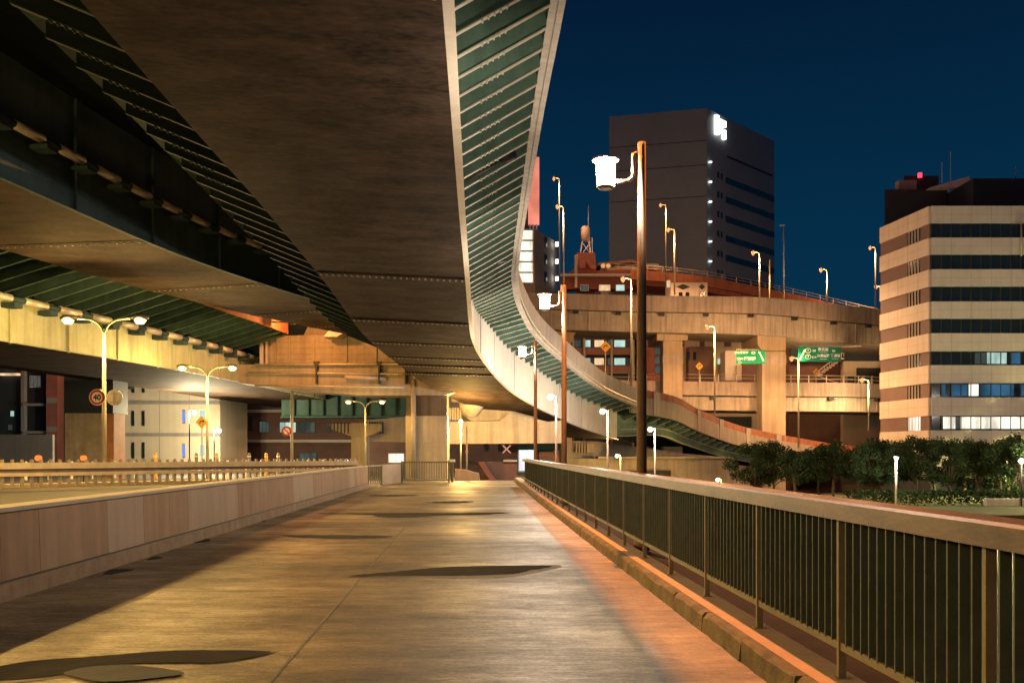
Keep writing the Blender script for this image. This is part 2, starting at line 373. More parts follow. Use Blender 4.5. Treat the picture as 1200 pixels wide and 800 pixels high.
# ------------------------------------------------------------------ left roadway behind the wall
def left_road():
    r = MB(); r.plan([(-60, -10), (-5.4, -10), (-5.9, 16), (-6.85, 43), (-7, 44), (-60, 44)], -.018, .38); struct(r.build('road', M['asphalt']))
    c = MB(); c.slab((-26, 24.0), (-6.9, 41.9), .384, .52, -.25, .25); struct(c.build('road_kerb', M['coping']))
left_road()

# ================================================================== CONCRETE WALL BESIDE THE PATH
def concrete_wall():
    def fx(Y): return -5.15 - .0335*Y
    root = thing('concrete_wall', 'long low concrete wall of patched brown panels along the left of the path', 'wall', (fx(10), 10, 0))
    pl = MB(); bd = {}
    seg = []; y = -6.0; rnd = random.Random(5); k = 0
    cuts = [-6, -2, 2.5, 6.2, 8.1, 10.1, 11.0, 13.0, 14.4, 15.6, 16.6, 20, 21.3, 24.6, 25.9, 29, 33, 37, 38.5, 43]
    tone = [0, 2, 0, 2, 0, 0, 2, 1, 2, 2, 1, 0, 2, 0, 1, 2, 0, 1, 0]
    for (a, b), t in zip(zip(cuts[:-1], cuts[1:]), tone):
        m = MB(); m._hex([(fx(a + .01) - .36, a + .01, .0), (fx(a + .01), a + .01, .0), (fx(b) , b, .0), (fx(b) - .36, b, .0),
                          (fx(a + .01) - .36, a + .01, .95), (fx(a + .01) - .03, a + .01, .95), (fx(b) - .03, b, .95), (fx(b) - .36, b, .95)])
        m.build('wall_panel', M['wall_tone'][t], root)
    pl._hex([(fx(-6), -6, -.01), (fx(-6) + .055, -6, -.01), (fx(43) + .055, 43, -.01), (fx(43), 43, -.01),
             (fx(-6), -6, .20), (fx(-6) + .045, -6, .20), (fx(43) + .045, 43, .20), (fx(43), 43, .20)])
    pl.build('plinth', M['wall_plinth'], root)
    g = MB(); g._hex([(fx(-6) + .02, -6, .201), (fx(-6) + .052, -6, .201), (fx(43) + .052, 43, .201), (fx(43) + .02, 43, .201), (fx(-6) + .02, -6, .216), (fx(-6) + .052, -6, .216), (fx(43) + .052, 43, .216), (fx(43) + .02, 43, .216)])
    g.build('joint_line', M['dark'], root)
    cp = MB(); cp._hex([(fx(-6) - .40, -6, .955), (fx(-6) + .0, -6, .955), (fx(43), 43, .955), (fx(43) - .40, 43, .955),
                        (fx(-6) - .38, -6, 1.0), (fx(-6) - .02, -6, 1.0), (fx(43) - .02, 43, 1.0), (fx(43) - .38, 43, 1.0)])
    cp.build('coping', M['coping'], root)
concrete_wall()

# ================================================================== RIGHT RAILING
def right_railing():
    root = thing('bridge_railing', 'dark green picket railing with a broad weathered brown handrail on the right kerb', 'railing', (2.3, 6, .17))
    def xr(Y): return 2.36 + bend(Y)
    y_end = 46.5
    cap = MB(); ys = [-4 + 1.0*i for i in range(51)]
    ys = [y for y in ys if y <= y_end]
    prof = [(-.105, 1.185), (-.10, 1.285), (-.085, 1.30), (.125, 1.30), (.14, 1.285), (.14, 1.185)]
    for a, b in zip(ys[:-1], ys[1:]):
        b2 = b - .004 if int(b) % 6 == 0 else b
        for i in range(len(prof)):
            p, q = prof[i], prof[(i + 1) % len(prof)]
            cap.quad((xr(a) + p[0], a, p[1]), (xr(b2) + p[0], b2, p[1]), (xr(b2) + q[0], b2, q[1]), (xr(a) + q[0], a, q[1]))
    cap.poly([(xr(ys[-1]) + u, ys[-1], v) for u, v in prof])
    cap.build('handrail', M['rail_cap'], root)
    br = MB()
    for a, b in zip(ys[:-1], ys[1:]):
        br._hex([(xr(a) - .02, a, .35), (xr(a) + .03, a, .35), (xr(b) + .03, b, .35), (xr(b) - .02, b, .35),
                 (xr(a) - .02, a, .40), (xr(a) + .03, a, .40), (xr(b) + .03, b, .40), (xr(b) - .02, b, .40)])
    br.build('bottom_rail', M['rail_post'], root)
    s = 1.70; y0 = 5.96 - 6*s; posts = [y0 + s*i for i in range(34) if y0 + s*i < y_end]
    for y in posts:
        p = MB(); x = xr(y); p.box(x - .03, x + .02, y - .018, y + .018, .165, 1.19); p.box(x - .05, x + .04, y - .04, y + .04, .165, .178)
        p.build('post', M['rail_post'], root)
    for a, b in zip(posts[:-1], posts[1:]):
        g = MB(); n = 15
        for i in range(1, n):
            y = a + (b - a)*i/n; x = xr(y); g.box(x - .025, x + .03, y - .007, y + .007, .39, 1.19)
        g.build('picket_panel', M['rail_paint'], root)
right_railing()

# ================================================================== WHITE LANTERN LAMPS along the railing
def lantern_lamp():
    r = thing('lantern_lamp', '', 'street lamp')
    MB().tube([(0, 0, 0), (0, 0, 3.4), (0, 0, 6.6)], [.085, .078, .066], 14).build('pole', M['post_brown'], r, True)
    b = MB(); b.tube([(0, 0, 0), (0, 0, .35)], .13, 14); b.build('base_sleeve', M['post_brown'], r, True)
    a = MB(); a.tube([(0, 0, 6.42), (-.11, 0, 6.42), (-.135, 0, 6.40)], .028, 8)
    a.tube([(-.135, 0, 6.42), (-.135, 0, 6.12)] + [(-.26 + .125*math.cos(t), 0, 6.10 - .13*math.sin(t)) for t in [i*math.pi/2/6 for i in range(7)]] + [(-.40, 0, 5.97)], .033, 8)
    a.build('arm', M['lantern_metal'], r, True)
    cx = -.585
    g = MB(); g.tube([(cx, 0, 5.88), (cx, 0, 6.30)], [.135, .15], 16); gl = g.build('lamp_glass', M['g_wht'], r, False)
    c = MB(); c.tube([(cx, 0, 6.305), (cx, 0, 6.335), (cx, 0, 6.35)], [.215, .215, .12], 16)
    c.tube([(cx, 0, 5.845), (cx, 0, 5.878)], [.10, .145], 16)
    for k in range(9):
        t = 2*math.pi*k/9
        c.tube([(cx + .146*math.cos(t), .146*math.sin(t), 5.87), (cx + .162*math.cos(t), .162*math.sin(t), 6.31)], .009, 4)
    c.build('lamp_cage', M['lantern_metal'], r)
    return r
LANT_LABEL = ['tall brown lamp post with a glowing white lantern, nearest one behind the railing',
              'white lantern lamp on a brown post, second along the railing',
              'white lantern lamp on a brown post, third along the railing, before the pale curved web']
lant = lantern_lamp()
for i, (px, Y, top) in enumerate([(752, 15.2, 167), (661, 28.2, 334), (627.5, 42.0, 399)]):
    o = lant if i == 0 else copy_tree(lant)
    o.location = ((px - 600)/F*Y, Y, EYE + (530 - top)/F*Y - 6.6)
    tag(o, LANT_LABEL[i], 'street lamp', 'lantern lamps behind the railing')
    bulb((o.location.x - .585, o.location.y, o.location.z + 6.08), WHT, 850, .07)

# ================================================================== VIADUCT TOOLKIT
def frames(st, step=1.0):
    """st: list of (x,y,z,d). Catmull-Rom resample; every frame: (pos, right, d, s)"""
    pts = [Vector((a, b, c, d)) for a, b, c, d in st]; out = []
    for i in range(len(pts) - 1):
        p0 = pts[max(i - 1, 0)]; p1 = pts[i]; p2 = pts[i+1]; p3 = pts[min(i + 2, len(pts) - 1)]
        if i == 0: p0 = 2*p1 - p2
        if i == len(pts) - 2: p3 = 2*p2 - p1
        n = max(1, int((p2.xyz - p1.xyz).length/step))
        for k in range(n):
            t = k/n
            out.append(.5*((2*p1) + (p2 - p0)*t + (2*p0 - 5*p1 + 4*p2 - p3)*t*t + (3*p1 - p0 - 3*p2 + p3)*t**3))
    out.append(pts[-1]); fr = []; s = 0
    for i, p in enumerate(out):
        a = out[max(i - 1, 0)]; b = out[min(i + 1, len(out) - 1)]; t = Vector((b.x - a.x, b.y - a.y, 0)).normalized()
        if i: s += (p.xyz - out[i-1].xyz).length
        fr.append((p.xyz, Vector((t.y, -t.x, 0)), p.w, s))
    return fr
def at(fr, s):
    for a, b in zip(fr[:-1], fr[1:]):
        if a[3] <= s <= b[3]:
            t = (s - a[3])/max(1e-6, b[3] - a[3])
            return (a[0].lerp(b[0], t), a[1].lerp(b[1], t).normalized(), a[2] + (b[2] - a[2])*t, s)
    return fr[-1]
def pt(f, u, v): return f[0] + f[1]*u + Vector((0, 0, v))
def sweep(fr, prof, name, m, parent, cap=True, smooth=False):
    b = MB(); rings = []
    for f in fr:
        pr = prof(f) if callable(prof) else prof
        rings.append(len(b.v)); b.v += [tuple(pt(f, u, v)) for u, v in pr]; k = len(pr)
    for a, c in zip(rings[:-1], rings[1:]):
        for i in range(k):
            j = (i + 1) % k; b.f.append((a + i, a + j, c + j, c + i)); b.m.append(0)
    if cap:
        b.f.append(tuple(rings[0] + i for i in range(k - 1, -1, -1))); b.m.append(0); b.f.append(tuple(rings[-1] + i for i in range(k))); b.m.append(0)
    o = b.build(name, m, parent)
    return o
def obox(b, f, u0, u1, t0, t1, v0, v1):
    """box in a frame: u across, t along travel, v up"""
    t = Vector((-f[1].y, f[1].x, 0)); o = f[0]
    q = lambda u, tt, v: tuple(o + f[1]*u + t*tt + Vector((0, 0, v)))
    b._hex([q(u0, t0, v0), q(u1, t0, v0), q(u1, t1, v0), q(u0, t1, v0), q(u0, t0, v1), q(u1, t0, v1), q(u1, t1, v1), q(u0, t1, v1)])
def bracket(f, u0, u1, va, vb, vtop, mats, parent, bolts=True, th=.02, fl=.11):
    """tapered cantilever bracket with a bottom flange from (u0,va) to (u1,vb)"""
    t = Vector((-f[1].y, f[1].x, 0)); b = MB()
    q = lambda u, tt, v: tuple(pt(f, u, v) + t*tt)
    v0, v1 = vtop if isinstance(vtop, tuple) else (vtop, vtop)
    b.cm = 0
    b._hex([q(u0, -th/2, va), q(u1, -th/2, vb), q(u1, th/2, vb), q(u0, th/2, va), q(u0, -th/2, v0), q(u1, -th/2, v1), q(u1, th/2, v1), q(u0, th/2, v0)])
    b.cm = 1
    b._hex([q(u0, -fl/2, va - .03), q(u1, -fl/2, vb - .03), q(u1, fl/2, vb - .03), q(u0, fl/2, va - .03), q(u0, -fl/2, va), q(u1, -fl/2, vb), q(u1, fl/2, vb), q(u0, fl/2, va)])
    if bolts:
        b.cm = 2
        for k in range(5):
            uu = u0 + (u1 - u0)*(.30 + .06*k); vv = va + (vb - va)*(.30 + .06*k) - .03
            for s in (-.6, .6): 
                c = Vector(q(uu, s*fl*.5, vv - .012)); b.box(c.x - .016, c.x + .016, c.y - .016, c.y + .016, c.z - .02, c.z + .02)
    return b.build('bracket', mats, parent)
def bolt_row(fr, s, w, bank, parent, n=24, rows=2):
    b = MB(); f = at(fr, s); b.cm = 0
    t = Vector((-f[1].y, f[1].x, 0))
    for r_ in range(rows):
        for k in range(n):
            u = -w*(k + .5)/n; c = pt(f, u, bank*(k + .5)/n - .02) + t*(.16*(r_ - (rows - 1)/2))
            b._hex([tuple(c + f[1]*a + t*d_ + Vector((0, 0, z))) for z in (-.022, .01) for a, d_ in ((-.03, -.03), (.03, -.03), (.03, .03), (-.03, .03))])
    b.cm = 1
    b._hex([tuple(pt(f, u, v) + t*d_) for (u, v) in ()] or [tuple(pt(f, u, v + z) + t*d_) for z in (-.016, -.003) for u, v, d_ in ((0, 0, -.28), (0, 0, .28), (-w, bank, .28), (-w, bank, -.28))])
    b.build('splice_plate', [M['bolt_dull'], M['soffit']], parent)

# ================================================================== MAIN CURVED VIADUCT OVERHEAD
Z = EYE
def main_viaduct():
    st = [(-.20, -12, 6.1 + Z, 2.4), (-.55, 2, 6.05 + Z, 2.4), (-.928, 12.45, 6.0 + Z, 2.4), (-1.166, 19, 6.0 + Z, 2.4), (-1.36, 24.4, 6.02 + Z, 2.4), (-1.64, 33.5, 5.80 + Z, 2.45),
          (-1.80, 38.5, 5.55 + Z, 2.5), (-1.88, 43, 5.25 + Z, 2.55), (-1.76, 47.5, 5.02 + Z, 2.6), (-1.45, 51.5, 4.75 + Z, 2.7), (-.80, 55.5, 4.20 + Z, 2.7),
          (0.05, 59, 3.68 + Z, 2.75), (1.55, 63.3, 3.05 + Z, 2.75), (3.45, 69, 2.48 + Z, 2.6), (5.55, 74, 1.86 + Z, 2.5), (8.9, 79.5, 1.10 + Z, 2.4)]
    fr = frames(st, 1.0); w, bank, c = 5.0, .22, 1.85
    root = thing('curved_viaduct', 'dark underside of the huge curved steel viaduct sweeping overhead with pale web and green brackets', 'viaduct', (-3, 12, 0))
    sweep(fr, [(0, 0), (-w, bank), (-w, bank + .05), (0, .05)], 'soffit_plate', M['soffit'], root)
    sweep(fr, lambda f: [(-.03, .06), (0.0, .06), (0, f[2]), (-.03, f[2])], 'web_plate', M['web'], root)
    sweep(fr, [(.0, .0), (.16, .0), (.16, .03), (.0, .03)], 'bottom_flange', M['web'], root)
    sweep(fr, lambda f: [(-w, bank + .06), (-w + .03, bank + .06), (-w + .03, f[2]), (-w, f[2])], 'web_plate', M['web_shaded'], root)
    sweep(fr, lambda f: [(-w - 3.7, f[2] + .46), (-w, f[2] + .45), (-w, f[2] + .66), (-w - 3.7, f[2] + .67)], 'deck_slab', M['web_shaded'], root)
    sweep(fr, lambda f: [(-w + .002, f[2] + .45), (c, f[2] + .40), (c, f[2] + .62), (-w + .002, f[2] + .66)], 'deck_slab', M['green'], root)
    sweep(fr, lambda f: [(.55, f[2] + .20), (.95, f[2] + .20), (.95, f[2] + .395), (.55, f[2] + .395)], 'stringer', M['green'], root)
    sweep(fr, lambda f: [(c + .003, f[2] + .22), (c + .16, f[2] + .22), (c + .16, f[2] + .66), (c + .003, f[2] + .66)], 'edge_beam', M['rim_beam'], root)
    sweep(fr, lambda f: [(c + .02, f[2] + .663), (c + .22, f[2] + .663), (c + .22, f[2] + 1.75), (c + .02, f[2] + 1.75)], 'parapet', M['parapet'], root)
    for uu, vv, rr in ((.20, .36, .05), (.26, .60, .035)):
        sweep(fr, lambda f: [(c + uu + rr*math.cos(a), f[2] + vv + rr*math.sin(a)) for a in [k*math.pi/3 for k in range(6)]], 'conduit', M['pipe'], root)
    sweep(fr, lambda f: [(c + .165, f[2] + .18), (c + .30, f[2] + .18), (c + .30, f[2] + .23), (c + .165, f[2] + .23)], 'ledge', M['rim_beam'], root)
    s = 20.0; L = fr[-1][3]; n = 0
    while s < L - .5 and n < 96:
        f = at(fr, s); bracket(f, .003, c, f[2] - .95 + .75*max(0.0, min(1.0, (s - 52)/14)), f[2] + .12 + .16*max(0.0, min(1.0, (s - 52)/14)), f[2] + .397, [M['green'], M['flange'], M['bolt']], root, bolts=n < 60)
        s += .98 if n < 60 else 1.2; n += 1
    s = 20.0; n = 0
    while s < 62:
        f = at(fr, s); bracket(f, -w - 2.1, -w - .003, 1.3, .45, f[2] + .43, [M['bracket_shaded'], M['bracket_edge_shaded'], M['green_dark']], root, bolts=n < 14); s += 1.25; n += 1
    for s in (24.3, 44.0, 52.2, 57.5, 62.0, 64.2, 66.2): bolt_row(fr, s, w, bank, root)
    s = 30.0
    while s < L:                                                   # web stiffeners
        f = at(fr, s); b = MB(); obox(b, f, .001, .05, -.012, .012, .07, f[2] - .1); b.build('stiffener', M['web'], root); s += 5.2
    for s in (38.5, 51.0):                                         # drain hoppers slung under the brackets
        f = at(fr, s); b = MB(); b.tube([pt(f, .1, f[2] - .65), pt(f, 1.2, f[2] + .0)], .13, 8); b.tube([pt(f, 1.1, f[2] - .05), pt(f, 1.5, f[2] + .1)], .2, 8); b.build('drain_pipe', M['dark'], root, True)
    return fr
V1 = main_viaduct()

def exit_ramp():
    root = thing('exit_ramp', 'lower green girdered ramp with grey parapet and top barrier coloured as in orange light running down behind the trees', 'ramp', (12, 82, 0))
    e = V1[-1][0]
    st = [(8.9, 79.6, e.z + .3, 1.9), (13.2, 84, 1.55 + Z, 1.3), (16.8, 90, .70 + Z, 1.15), (23.6, 98.5, -.75 + Z, 1.15), (36, 109, -2.2 + Z, 1.1), (48, 116, -3 + Z, 1.0)]
    fr = frames(st, 1.0); w, c = 4.6, 1.3
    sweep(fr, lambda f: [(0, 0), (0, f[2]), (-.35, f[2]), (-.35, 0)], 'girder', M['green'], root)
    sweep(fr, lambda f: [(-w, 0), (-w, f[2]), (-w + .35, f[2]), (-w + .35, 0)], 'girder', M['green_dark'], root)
    sweep(fr, [(0.0, -.05), (.22, -.05), (.22, 0.0), (0, 0)], 'bottom_flange', M['flange'], root)
    sweep(fr, lambda f: [(-w - c, f[2] + .03), (c, f[2] + .03), (c, f[2] + .4), (-w - c, f[2] + .4)], 'deck_slab', M['green_dark'], root)
    sweep(fr, lambda f: [(c + .005, f[2] + .05), (c + .2, f[2] + .05), (c + .2, f[2] + 1.5), (c + .005, f[2] + 1.5)], 'parapet', M['parapet'], root)
    sweep(fr, lambda f: [(c + .06, f[2] + 1.505), (c + .12, f[2] + 1.505), (c + .12, f[2] + 2.15), (c + .06, f[2] + 2.15)], 'barrier', M['barrier'], root)
    sweep(fr, [(.36, .5), (.42, .5), (.42, .56), (.36, .56)], 'conduit', M['pipe'], root)
    s = 1.0
    while s < fr[-1][3]:
        f = at(fr, s); bracket(f, .003, c, f[2] - .5, f[2] - .1, f[2] + .025, [M['green'], M['flange'], M['bolt']], root, bolts=False); s += 1.6
    for s in (3.5, 12.5, 18, 24, 30):
        f = at(fr, s); b = MB(); obox(b, f, c + .201, c + .24, -.45, .45, f[2] + .1, f[2] + 2.1); b.build('joint_cover', M['v_parapet'], root)
exit_ramp()

# ================================================================== SECOND AND THIRD VIADUCTS on the left
def conduit_run(fr, root, v, u, s0, s1, step, r, m=None, hb=.3):
    s = s0
    while s < s1:
        a, b = at(fr, s), at(fr, s + step*.62); q = MB()
        q.tube([pt(a, u, v), pt(b, u, v)], r, 8); q.build('pipe_reflection', m or M['pipe'], root, True)  # pale sleeve pieces standing in for reflections along the pipe
        h = MB(); f = at(fr, s + step*.72); obox(h, f, .005, u + r + .05, -.25, .25, v - r - hb, v - r - .004); h.build('duct_bracket', M['web_shaded'], root)
        s += step
    d = MB(); path = [tuple(pt(at(fr, s0 + (s1 - s0)*k/40), u, v)) for k in range(41)]; d.tube(path, r*.7, 8); d.build('cable_pipe', M['web_shaded'], root, True)
def second_viaduct():
    root = thing('middle_viaduct', 'second viaduct left of the main one with dark web and pale pieces for the reflections on its pipe', 'viaduct', (-14, 24, 0))
    st = [(-17.6, -14, 7.0 + Z, 3.3), (-15.9, 0, 7.0 + Z, 3.3), (-13.15, 24, 7.0 + Z, 3.3), (-11.6, 34.5, 6.98 + Z, 3.3), (-8.4, 44.8, 6.95 + Z, 3.3), (-4.6, 53, 6.9 + Z, 3.2), (-2.6, 57, 6.85 + Z, 3.2)]
    fr = frames(st, 1.5); w = 5.4
    def ov(f): return 5.5 - 4.7*max(0.0, min(1.0, (f[0].y - 36)/14))
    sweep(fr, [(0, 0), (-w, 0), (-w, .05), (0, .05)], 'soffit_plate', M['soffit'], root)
    sweep(fr, lambda f: [(-.03, .06), (0, .06), (0, f[2]), (-.03, f[2])], 'web_plate', M['web_shaded'], root)
    sweep(fr, lambda f: [(-w, .06), (-w + .03, .06), (-w + .03, f[2]), (-w, f[2])], 'web_plate', M['web_shaded'], root)
    sweep(fr, lambda f: [(-w - 2, f[2] + .02), (ov(f), f[2] + .02), (ov(f), f[2] + .3), (-w - 2, f[2] + .3)], 'deck_slab', M['bracket_shaded'], root)
    sweep(fr, [(0, 0), (.14, 0), (.14, .03), (0, .03)], 'bottom_flange', M['web_shaded'], root)
    s = 24
    while s < fr[-1][3]:
        f = at(fr, s); b = MB(); obox(b, f, .001, .10, -.02, .02, .07, f[2] - .01); b.build('stiffener', M['web_shaded'], root); s += 4.4
    conduit_run(fr, root, 1.42, .35, 36.5, fr[-1][3] - 4, 1.9, .13, hb=.12)
    for s in (45.5, 53.5, 60.5, 65): bolt_row(fr, s, w, 0, root, 20, 1)
second_viaduct()
def third_viaduct():
    root = thing('lower_viaduct', 'lower viaduct at far left with a bright lamplit web and green bracketed overhang', 'viaduct', (-22, 40, 0))
    st = [(-26.5, 2, 4.5 + Z, 2.0), (-23.6, 20, 4.5 + Z, 2.0), (-20.75, 38, 4.5 + Z, 2.0), (-19.4, 45, 4.5 + Z, 2.0), (-18.0, 54.5, 4.5 + Z, 2.0), (-16.8, 67, 4.45 + Z, 2.0), (-14.2, 88, 4.3 + Z, 2.0)]
    fr = frames(st, 1.5); w = 8.6
    def cc(f): return 4.1 - .5*max(0.0, min(1.0, (f[0].y - 38)/12))
    sA = [f for f in fr if f[0].y < 58.6]
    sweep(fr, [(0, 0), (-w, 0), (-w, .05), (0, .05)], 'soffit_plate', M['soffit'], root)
    sweep(fr, lambda f: [(-.03, .06), (0, .06), (0, f[2]), (-.03, f[2])], 'web_plate', M['web_warm'], root)
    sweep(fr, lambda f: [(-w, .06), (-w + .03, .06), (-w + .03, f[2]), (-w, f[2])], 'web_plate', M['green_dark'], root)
    sweep(fr, [(0, 0), (.14, 0), (.14, .03), (0, .03)], 'bottom_flange', M['web_warm'], root)
    sweep(sA, lambda f: [(-w - 1, f[2] + .42), (0, f[2] + .42), (cc(f), f[2] + 1.0), (cc(f), f[2] + 1.2), (0, f[2] + .62), (-w - 1, f[2] + .62)], 'deck_slab', M['green_mid'], root)
    sweep(sA, lambda f: [(cc(f) + .003, f[2] + .85), (cc(f) + .12, f[2] + .85), (cc(f) + .12, f[2] + 2.0), (cc(f) + .003, f[2] + 2.0)], 'parapet', M['barrier'], root)
    s = 31.0; L = sA[-1][3]
    while s < L:
        f = at(fr, s); bracket(f, .003, cc(f), f[2] - .25, f[2] + .78, (f[2] + .415, f[2] + .995), [M['green_dark'], M['green_mid'], M['bolt']], root, bolts=False); s += 1.25
    s = 37.0
    while s < fr[-1][3]:
        f = at(fr, s); b = MB(); obox(b, f, .001, .09, -.03, .03, -.03, f[2] - .4); b.build('stiffener', M['web_warm'], root); s += 3.7
    conduit_run(fr, root, 1.75, .40, 33.0, 70.0, 2.2, .17, hb=.2)
third_viaduct()

# ================================================================== STEEL BENT (cross beam + column) in the middle distance
def X(px, Y): return (px - 600)/F*Y
def Zp(py, Y): return EYE + (530 - py)/F*Y
def poly_px(pts, Y): return [(X(px, Y), Zp(py, Y)) for px, py in pts]
def steel_bent():
    Y = 60.0
    root = thing('steel_bent', 'pale steel cross beam on a square column with pipes, carrying the viaducts', 'viaduct pier', (X(500, Y), Y, 0))
    MB().prism(poly_px([(278, 427), (562, 427), (562, 452), (520, 463), (420, 463), (330, 455), (278, 448)], Y), Y, Y + 2.6).build('cross_beam', M['cap_beam'], root)
    MB().prism(poly_px([(308, 393), (470, 389), (502, 412), (508, 426.5), (308, 426.5)], Y), Y + .35, Y + 2.4).build('upper_beam', M['cap_beam'], root)
    MB().prism(poly_px([(365, 364), (440, 366), (462, 378), (470, 388.6), (432, 390), (410, 384), (388, 390), (352, 391)], Y), Y + .9, Y + 2.0).build('haunch', M['cap_beam'], root)
    for px in (322, 338, 367, 405, 440): MB().box(X(px, Y) - .04, X(px, Y) + .04, Y + .26, Y + .345, Zp(426, Y), Zp(394, Y)).build('stiffener', M['cap_beam'], root)
    for py in (400, 407, 414, 420): MB().box(X(310, Y), X(468, Y), Y + .30, Y + .346, Zp(py, Y) - .02, Zp(py, Y) + .02).build('horizontal_stiffener', M['cap_beam'], root)
    for px0, px1, py, r, m in ((300, 505, 427.5, .09, 'pipe'), (290, 480, 436.5, .07, 'pipe'), (405, 453, 442, .13, 'tank'), (300, 475, 452, .07, 'pipe'), (485, 520, 441, .16, 'pipe')):
        MB().tube([(X(px0, Y), Y - .25, Zp(py, Y)), (X(px1, Y), Y - .25, Zp(py - (1 if px1 > 480 else -2), Y))], r, 10).build('pipe', M[m], root, True)
    for px in (372, 445, 476):
        b = MB(); b.box(X(px, Y) - .05, X(px, Y) + .05, Y - .4, Y - .004, Zp(450, Y), Zp(426, Y)); b.prism([(X(px, Y) - .2, Zp(424, Y)), (X(px, Y) + .2, Zp(424, Y)), (X(px, Y) + .05, Zp(431, Y)), (X(px, Y) - .05, Zp(431, Y))], Y - .42, Y - .2); b.build('pipe_hanger', M['dark'], root)
    c = MB(); c.box(X(475, Y), X(524, Y), Y + .2, Y + 2.4, -.1, Zp(487, Y)); c.build('column', M['pier'], root)
    c = MB(); c.box(X(475.5, Y), X(523.5, Y), Y + .23, Y + 2.37, Zp(486.9, Y), Zp(463.2, Y)); c.box(X(493, Y) - .03, X(493, Y) + .03, Y + .17, Y + .228, Zp(486, Y), Zp(464, Y)); c.box(X(503, Y) - .02, X(503, Y) + .02, Y + .17, Y + .228, Zp(486, Y), Zp(464, Y)); c.build('column_head', mat('column_head_paint', (.13, .10, .075), .8, var=.2, scale=1, streak=.4), root)
    MB().tube([(X(484.5, Y), Y - .02, Zp(445, Y)), (X(484.5, Y), Y - .02, 0)], .16, 12).build('down_pipe', M['pier'], root, True)
    b = MB(); b.box(X(306, Y), X(310, Y), Y - .35, Y - .1, Zp(427, Y), Zp(391, Y)); b.box(X(313, Y), X(315, Y), Y - .35, Y - .1, Zp(427, Y), Zp(391, Y)); b.build('ladder_guard', M['tank'], root)
    b = MB(); b.prism(poly_px([(385, 398), (404, 376), (424, 372), (424, 384), (400, 398)], Y), Y - 1.6, Y - .2); b.build('gusset', M['tank'], root)
    for px, py in ((415, 373.5), (432, 374.5)):
        MB().tube([(X(px, Y), Y + .75, Zp(py, Y)), (X(px, Y), Y + .897, Zp(py, Y))], .17, 14).build('hinge_pin', M['pier'], root, True)
    MB().prism(poly_px([(262, 372), (340, 358), (484, 358), (484, 417), (262, 417)], 63.6), 63.6, 64.4).build('rear_plate', M['web_shaded'], root)
steel_bent()
def rear_girder():
    r = thing('rear_green_girder', 'dark green girder end behind the lamp, between slim pier and square column', 'girder', (X(440, 78), 78, Zp(490, 78)))
    MB().box(X(330, 78), X(500, 78), 78, 80, Zp(488, 78), Zp(448, 78)).build('web_plate', M['green_mid'], r)
    for k in range(9):
        MB().box(X(345 + 17*k, 78) - .05, X(345 + 17*k, 78) + .05, 77.8, 77.998, Zp(487, 78), Zp(449, 78)).build('stiffener', M['green_dark'], r)
    MB().box(X(500.5, 78), X(610, 78), 78.2, 80, Zp(500, 78), Zp(452, 78)).build('end_plate', M['cap_beam'], r)
    MB().box(X(330, 78), X(500, 78), 77.5, 79.8, Zp(489.5, 78), Zp(488.05, 78)).build('bottom_flange', M['green_mid'], r)
rear_girder()
